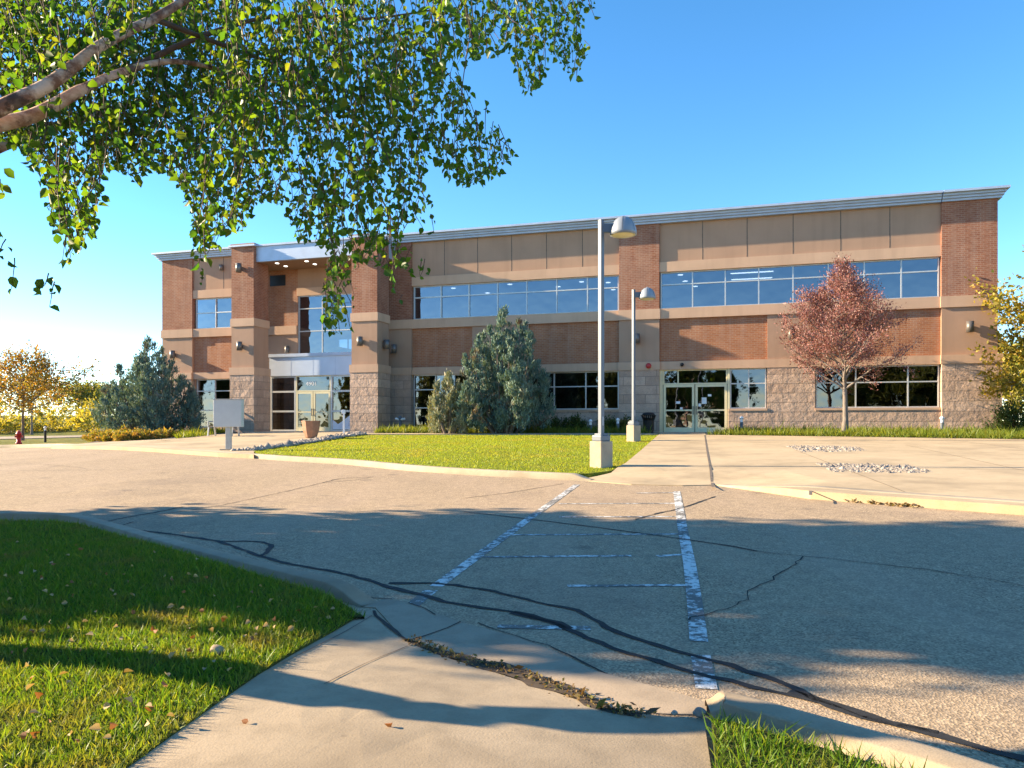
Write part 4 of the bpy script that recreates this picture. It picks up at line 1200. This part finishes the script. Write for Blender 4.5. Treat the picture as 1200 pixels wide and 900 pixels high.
lows = [(110, 521, .55, .55, 'yellow green low shrub at the left end of the bed'), (130, 521.5, .6, .5, 'low shrub second from the left end of the bed'), (147, 521.5, .55, .45, 'rusty orange low shrub in the middle of the bed'),
        (165, 520.5, .6, .5, 'yellow orange low shrub before the broad juniper'), (182, 519.5, .5, .42, 'small low shrub second from the walk end of the bed'), (196, 518, .5, .4, 'small low shrub at the walk end of the bed')]
for i, (px, py, r, h, lab) in enumerate(lows):
    shrub('low_shrub', at(px, py - 3.5, .05), r, h, 1500, M['lf_low'], .10, .4, lab, 'shrub', 'low autumn shrubs in the corner bed', 60 + i)
for i, (px, py, r, h, lab) in enumerate(((120, 513, .6, .6, 'green low shrub behind the front row at the left end of the bed'), (150, 513, .7, .6, 'low shrub at the foot of the broad juniper'))):
    shrub('low_shrub', gp(px, 36.5, .05), r, h, 1500, M['lf_low'], .10, .4, lab, 'shrub', 'low autumn shrubs in the corner bed', 70 + i)

# groundcover strips against the wall
def fstrip(us, n0, n1): return [FW(u, n1) for u in us] + [FW(u, n0) for u in reversed(us)]
def cover(name, poly, n, h, label, off=.11):
    sheet('planting_bed', poly, off, M['soil'], 1.0, .15, label='dark planting bed along the wall')
    q = scatter(poly, n); d = np.column_stack([RNG.normal(size=(n, 2)) * .55, np.ones(n)])
    o = leafset(name, np.column_stack([q, zoff(q, off)]), d, h * np.exp(RNG.normal(size=n) * .25), .09, M['cover'], None, 'blade')
    tag(o, label, 'groundcover', kind='stuff')
sc1 = [P(x, y, .12) for x, y in [(828, 509.3), (1000, 511.8), (1200, 514.6), (1290, 516)]] + [FW(46, .1), FW(43, .3), FW(32.3, .36)]
cover('groundcover', sc1, 13000, .24, 'bright green strappy groundcover under the right windows')
sc2 = [P(x, y, .12) for x, y in [(437, 507.3), (560, 507.3), (700, 507.3), (762, 507.5)]] + [FW(27.6, .3), FW(15.4, .3)]
cover('groundcover', sc2, 13000, .24, 'bright green groundcover strip behind the lawn island')
sc3 = [P(x, y, .12) for x, y in [(100, 519), (180, 519.5), (205, 516), (235, 512), (252, 510.5), (262, 508)]] + [FW(6.0, .3), FW(0, .4), FW(-2.5, .5)]
sheet('planting_bed', sc3, .10, M['soil'], 1.0, .15, label='dark planting bed under the broad juniper')
sc4 = [P(x, y, .12) for x, y in [(205, 514), (238, 511), (250, 509), (262, 507)]] + [FW(6.0, .4), FW(2.0, .4)]
cover('groundcover', sc4, 2500, .25, 'green groundcover left of the bench', .115)

# yellow green bank far left: shrubs and small trees one by one
bank = [(-12, 499, 3.2, 2.9), (14, 498, 2.6, 2.3), (48, 499, 2.6, 2.4), (66, 497, 2.8, 2.0), (86, 498, 2.6, 2.2), (104, 498, 2.6, 2.3), (122, 499, 2.4, 2.2), (5, 489, 3.5, 3.0), (36, 488, 3.4, 2.8), (64, 488, 3.3, 2.6), (94, 489, 3.3, 2.6), (118, 489, 3.3, 2.6)]
for i, (px, py, r, h) in enumerate(bank[1::2] + bank[:1]):
    Y = 84 + (499 - py) * 2.6; X = (px - 600) / 900 * Y
    shrub('bank_shrub', (X, Y, float(H(X, Y)) - .1), r, h, 900, M['lf_bank'], .34, .55, 'yellow green shrub on the grassy bank far left', 'shrub', 'shrubs on the grassy bank', 80 + i)
for i, (px, top, Y, r, lab) in enumerate(((92, 458, 118, 3.6, 'yellow green tree on the bank seen left of the broad juniper'), (112, 456, 128, 3.6, 'taller green tree on the bank touching the broad juniper'), (128, 462, 122, 3.6, 'green tree on the bank hidden behind the broad juniper'))):
    X = (px - 600) / 900 * Y; zb = float(H(X, Y)); hh = EYE + (YH - top) / 900 * Y - zb
    tree('bank_tree', (X, Y, zb - .1), hh, r, .12, lambda t: math.sin(min(1, t * .8 + .3) * 2.8) + .1, 22, .4, None, M['bark'], M['lf_far'], .42, .6, 2200, lab, trunk_r=.16, twigs=5, spread=.5, seed=100 + i, group='trees on the grassy bank')

# trees left of the picture: their shade falls across the lot and they stand in the window reflections
big = lambda t: math.sin(min(1, t * .85 + .22) * 2.8) + .12
SHADE = tree('shade_tree', (-13.8, 10.5, float(H(-13.8, 10.5))), 7.6, 2.3, .20, big, 54, .5, None, M['bark'], M['lf_tree'], .22, .7, 22000, 'dense green tree left of the lot, out of the picture, nearer the building', trunk_r=.20, twigs=7, spread=.34, seed=120)
tree('shade_tree', (-12.8, 8.3, float(H(-12.8, 8.3))), 9.4, 1.75, .20, big, 48, .55, None, M['bark'], M['lf_tree'], .21, .7, 18000, 'dense green tree left of the lot, out of the picture, nearer the camera', trunk_r=.18, twigs=7, spread=.30, seed=121)
for x, y, s in ((7, -13, .75), (14, -17, .9), (19, -9, .7), (-7, -15, .8), (-60, 6, 1.0), (-54, -6, .9), (-72, 16, 1.1), (-30, -14, .9), (-66, -14, 1.1), (-76, 2, 1.1), (-48, -18, 1.0), (-82, 30, 1.1), (-70, -3, 1.0), (-58, 15, .95), (-40, -16, 1.0), (27, -20, 1.0), (-11, -12, 1.05), (-15, -21, 1.2), (-25, -9, 1.1), (-21, -19, 1.2), (10, -22, 1.2), (-64, 24, 1.0), (-18, -12, .85)):
    c = copy_tree(SHADE); c.location = (x, y, float(H(x, y))); c.scale = (s * 1.1, s * 1.1, s * 1.3); c.rotation_euler.z = x
    c['label'] = 'dense green tree behind the camera, mirrored in the windows'; c['group'] = 'trees behind the camera'

# overhanging birch: leaning stem left of the frame, limbs reaching in, drooping twigs
def build_birch():
    rng = np.random.default_rng(77)
    bx, by = -4.4, 4.9
    o = thing('birch_tree', 'birch with peeling limbs and hanging leafy twigs overhead at the upper left', 'tree', (bx, by, float(H(bx, by))))
    zb = float(H(bx, by))
    w = lambda px, py, Y: np.array([(px - 600) / 900 * Y - bx, Y - by, EYE + (YH - py) / 900 * Y - zb])
    stem = spline([(0, 0, -.2), (.1, -.17, .9), (.2, -.56, 1.46), (.3, -.32, 1.9), (.35, -.55, 2.25)], 6)
    j = stem[-1]
    L1 = spline([j, w(-120, 190, 3.35), w(0, 127, 3.4), w(60, 97, 3.5), w(120, 52, 3.65), w(180, 22, 3.85), w(225, -5, 4.05), w(330, -70, 4.6), w(470, -120, 5.3)], 8)
    L2 = spline([j, w(-130, 215, 3.3), w(-20, 153, 3.45), w(40, 135, 3.55), w(100, 103, 3.7), w(150, 82, 3.9), w(205, 72, 4.15), w(270, 84, 4.5), w(340, 100, 4.9)], 8)
    L3 = spline([w(130, 92, 3.85), w(230, 45, 4.3), w(320, 20, 4.7), w(430, 22, 5.1), w(520, 10, 5.4)], 8)
    L4 = spline([w(180, 22, 3.85), w(280, 60, 4.4), w(350, 85, 4.9), w(400, 100, 5.2)], 8)
    L5 = spline([j, np.array([.7, .2, 3.2]), np.array([1.2, 1.6, 4.2]), np.array([1.8, 3.0, 5.0])], 8)
    L6 = spline([j, np.array([.3, -.6, 3.4]), np.array([.6, -.5, 4.8]), np.array([1.3, .2, 6.0])], 8)
    lin = lambda a, b, p: np.linspace(a, b, len(p))
    tubes('trunk', [(stem, lin(.17, .12, stem)), (L1, lin(.041, .012, L1)), (L2, np.r_[np.linspace(.042, .028, len(L2) // 2), np.linspace(.023, .005, len(L2) - len(L2) // 2)]), (L5, lin(.06, .012, L5)), (L6, lin(.07, .012, L6))], M['birch'], o, 10)
    tw = [(L3, lin(.018, .006, L3)), (L4, lin(.016, .005, L4))]
    env = [(-40, -30), (700, -30), (697, 12), (692, 60), (683, 108), (668, 85), (640, 60), (640, 90), (612, 118), (603, 75), (575, 62), (548, 70), (548, 100), (572, 118), (583, 150), (603, 175), (602, 195), (580, 205), (545, 220), (515, 195), (500, 180), (500, 215), (520, 268), (505, 280), (480, 255), (470, 270), (505, 318), (490, 330), (462, 310), (470, 350), (478, 372), (462, 345), (440, 300), (420, 310), (418, 340), (414, 388), (385, 392), (365, 370), (380, 330), (372, 285), (345, 282), (330, 240), (300, 235), (285, 270), (262, 272), (244, 300), (237, 342), (228, 325), (222, 260), (205, 205), (180, 195), (160, 215), (140, 195), (120, 200), (118, 240), (105, 282), (95, 285), (82, 310), (70, 308), (60, 270), (45, 215), (30, 180), (0, 160), (-40, 150)]
    env = np.array(env, float)
    def depth(px, py): return 3.9 + 1.5 * np.clip(px / 700, 0, 1) + (.75 if px < 260 and py < 175 else 0)
    A, D, Sz = [], [], []
    def add_twig(p3, n, ln, ok=None, drift=(0, 0)):
        d = unit(np.array([rng.normal() * .30 + drift[0], rng.normal() * .30 + drift[1], -1.0]))
        pts = [p3]
        for _ in range(4):
            d = unit(d + rng.normal(size=3) * .18 + np.array([0, 0, -.12])); pts.append(pts[-1] + d * ln / 4)
        pts = np.array(pts); good = False
        last = 0; end = None; first = 0
        for i in range(n):
            s = (i + rng.random()) / n * 3.99; k = int(s); f = s - k
            q = pts[k] * (1 - f) + pts[k + 1] * f + rng.normal(size=3) * .018
            if ok is not None and not ok(q):
                if last: break
                continue
            if not last: first = k
            a = rng.random() * 6.28
            A.append(q); D.append((math.cos(a) * .55, math.sin(a) * .55, -.55 + rng.normal() * .4)); Sz.append(.040 * min(1.45, math.exp(rng.normal() * .36))); end = q; last = k + 1
        if last: tw.append((np.vstack([pts[first:last], end[None]]), np.linspace(.0030, .0014, last + 1 - first)))
    def ok(q):
        X, Y, Zz = q[0] + bx, q[1] + by, q[2] + zb
        if Y < .5: return False
        px = 600 + X / Y * 900; py = YH - (Zz - EYE) / Y * 900
        return bool(inpoly(np.array([px]), np.array([py]), env)[0])
    cnt = 0
    while cnt < 1750:
        px = rng.uniform(-40, 690); py = rng.uniform(-60, 360)
        if not inpoly(np.array([px]), np.array([max(py, -25)]), env)[0]: continue
        if cnt > 1350 and (py > 150 or px > 470): continue
        if not (px < 300 and py < 190) and rng.random() < .38: continue
        Y = depth(px, py) + abs(rng.normal()) * .6 * ((1 if rng.random() < .87 else -1.6) if px < 260 and py < 175 else rng.choice([-1, 1])); Y = max(Y, 3.5)
        add_twig(w(px, py - 8, Y), 12, .34 + .22 * rng.random(), ok, ((.10 if px > 350 else .03), 0)); cnt += 1
    # the crown goes on above and outside the picture
    for _ in range(330):
        Y = rng.uniform(2.6, 6.6); X = rng.uniform(-6.2, .4); zt = rng.uniform(4.3, 6.6)
        if EYE + (YH + 25) / 900 * Y > zt and abs(X) / Y < .72: continue
        if (X + 2.6) ** 2 / 12 + (Y - 4.6) ** 2 / 5 > 1: continue
        add_twig(np.array([X - bx, Y - by, zt - zb]), 10, .45)
    for px, py, n in ((4, 205, 5), (8, 220, 4), (0, 270, 7), (15, 290, 7), (25, 312, 4), (-4, 392, 6), (65, 330, 4), (72, 340, 4)):
        add_twig(w(px - 8, py - 10, 3.4), n, .10)
    tubes('twigs', tw, M['twig'], o, 5)
    leafset('crown', np.array(A), np.array(D), np.array(Sz), .74, M['lf_birch'], o, 'leaf', rng=rng)
build_birch()

# fallen leaves on the front lawn: each one its own object, and a few on the ramp
lm = leafset('fallen_leaf', [[-.03, 0, 0]], [[1, .2, .12]], .06, .7, m_leaf("fallen_leaf", [(.42, .30, .16), (.42, .30, .16)], .15, .7), None, 'leaf', .25)
lm2 = leafset('fallen_leaf', [[-.03, 0, 0]], [[1, -.2, .1]], .055, .75, m_leaf("fallen_leaf_rust", [(.28, .12, .05), (.28, .12, .05)], .15, .7), None, 'leaf', .3)
spots = [(RNG.uniform(5, 400), RNG.uniform(635, 890)) for _ in range(95)]
spots = [s for s in spots if bool(inpoly(np.array([s[0]]), np.array([s[1]]), [(-5, 632), (110, 630), (250, 668), (405, 712), (330, 762), (150, 885), (-5, 895)])[0])] + [(82, 760), (135, 742), (37, 745), (200, 718), (183, 725), (125, 680), (155, 672), (147, 681), (85, 690), (230, 682), (345, 735), (322, 733), (310, 742), (340, 743), (295, 700), (305, 693), (60, 705), (25, 720), (105, 752), (240, 798), (192, 815), (110, 868), (125, 880), (28, 875), (195, 805), (270, 798), (225, 757), (248, 750), (300, 755), (295, 758), (320, 744), (20, 640), (95, 650), (180, 655), (60, 668), (10, 700), (250, 705), (280, 720), (350, 722), (370, 715), (385, 722), (262, 735), (170, 770), (75, 800), (45, 825), (150, 835), (100, 735), (215, 700), (390, 712), (330, 712), (15, 770), (200, 855), (175, 862), (55, 650), (130, 700), (290, 740)]
for i, (px, py) in enumerate(spots):
    x, y = P(px, py, .12); src = lm if i % 3 else lm2
    c = src if i in (0, 1) else src.copy()
    if i not in (0, 1): COL.objects.link(c)
    c.location = (x, y, float(H(x, y)) + lawn_off(x, y) + .05); c.rotation_euler = (RNG.normal() * .35, RNG.normal() * .35, RNG.random() * 6.28); s = .5 + .4 * RNG.random(); c.scale = (s, s, s)
    tag(c, 'pale dry leaf fallen on the front lawn' if src is lm else 'rust brown leaf fallen on the front lawn', 'leaf', 'fallen leaves on the front lawn')
if lm2.get('label') is None: bpy.data.objects.remove(lm2)
for px, py, lab in ((288, 852, 'brown leaf lying on the sidewalk ramp near the lawn edge'), (455, 853, 'dark leaf lying in the middle of the sidewalk ramp')):
    x, y = P(px, py, .11); c = lm2.copy() if 'fallen_leaf.001' in bpy.data.objects else lm.copy(); COL.objects.link(c); c.location = (x, y, float(H(x, y)) + ramp_off(x, y) + .012); c.rotation_euler = (0, .2, 1.0 + px); c.scale = (.7, .7, .7)
    tag(c, lab, 'leaf', 'leaves on the ramp')
# a round stone in the lawn and rubble at the ramp corner
def rock(px, py, off, r, mat, label, sq=(1, 1, .75), seed=0):
    rng = np.random.default_rng(seed); bm = bmesh.new(); bmesh.ops.create_icosphere(bm, subdivisions=3, radius=1)
    ph = rng.random(9) * 6
    for v in bm.verts:
        n = 1 + .12 * math.sin(v.co.x * 2.3 + ph[0]) + .10 * math.sin(v.co.y * 3.1 + ph[1]) + .08 * math.sin(v.co.z * 4 + ph[2] + v.co.x * 3)
        v.co = Vector((v.co.x * r * sq[0] * n, v.co.y * r * sq[1] * n, v.co.z * r * sq[2] * n))
    o = bm_obj('stone', bm, mat, None, True); o.location = at(px, py, off) + Vector((0, 0, r * .45)); tag(o, label, 'stone'); return o
rock(255, 767, .12, .045, m_plain("tan_stone", (.36, .26, .17), .9, 0, .25, 20), 'round tan stone lying on the front lawn', seed=1)
rock(820, 838, .03, .03, m_plain("grey_rubble", (.24, .22, .20), .9, 0, .25, 20), 'grey broken lump of concrete at the corner of the ramp', (1.1, .8, .7), 2)
rock(790, 837, .015, .016, m_plain("pale_rubble", (.40, .35, .29), .9, 0, .25, 20), 'smaller pale lump of concrete at the corner of the ramp', (1, .9, .7), 3)
# ================================================================== LIGHT
SUN_EL, SUN_AZ = 20.0, -9.0          # azimuth: degrees from due left of the view towards the camera side
sv = Vector((-math.cos(R_(SUN_EL)) * math.cos(R_(SUN_AZ)), -math.cos(R_(SUN_EL)) * math.sin(R_(SUN_AZ)), math.sin(R_(SUN_EL))))
sd = bpy.data.lights.new('sun', 'SUN'); sd.energy = 5.0; sd.angle = R_(.5); sd.color = (1, .80, .53)
so = bpy.data.objects.new('sun', sd); COL.objects.link(so)
so.rotation_euler = sv.to_track_quat('Z', 'Y').to_euler(); so.location = (-30, 0, 30)
W = bpy.data.worlds.new("World"); S.world = W; W.use_nodes = True
nt = W.node_tree; nt.nodes.clear()
out = nt.nodes.new('ShaderNodeOutputWorld'); bg = nt.nodes.new('ShaderNodeBackground'); sky = nt.nodes.new('ShaderNodeTexSky')
sky.sky_type = 'NISHITA'; sky.sun_disc = False; sky.sun_elevation = R_(SUN_EL)
sky.sun_rotation = math.atan2(sv.x, sv.y)
sky.altitude = 1600; sky.air_density = .9; sky.dust_density = 0.0; sky.ozone_density = 1.6
bg.inputs[1].default_value = .103
hs = nt.nodes.new('ShaderNodeHueSaturation'); hs.inputs['Hue'].default_value = .496; hs.inputs['Saturation'].default_value = 1.27; hs.inputs['Value'].default_value = 1.0
nt.links.new(sky.outputs[0], hs.inputs['Color']); nt.links.new(hs.outputs[0], bg.inputs[0]); nt.links.new(bg.outputs[0], out.inputs[0])
S.view_settings.view_transform = 'Standard'; S.view_settings.look = 'None'; S.view_settings.gamma = 1
S.view_settings.exposure = 1.9
S.render.engine = 'CYCLES'
S.cycles.max_bounces = 8; S.cycles.transparent_max_bounces = 16; S.cycles.diffuse_bounces = 3
S.cycles.use_denoising = True
S.cycles.sample_clamp_indirect = 6
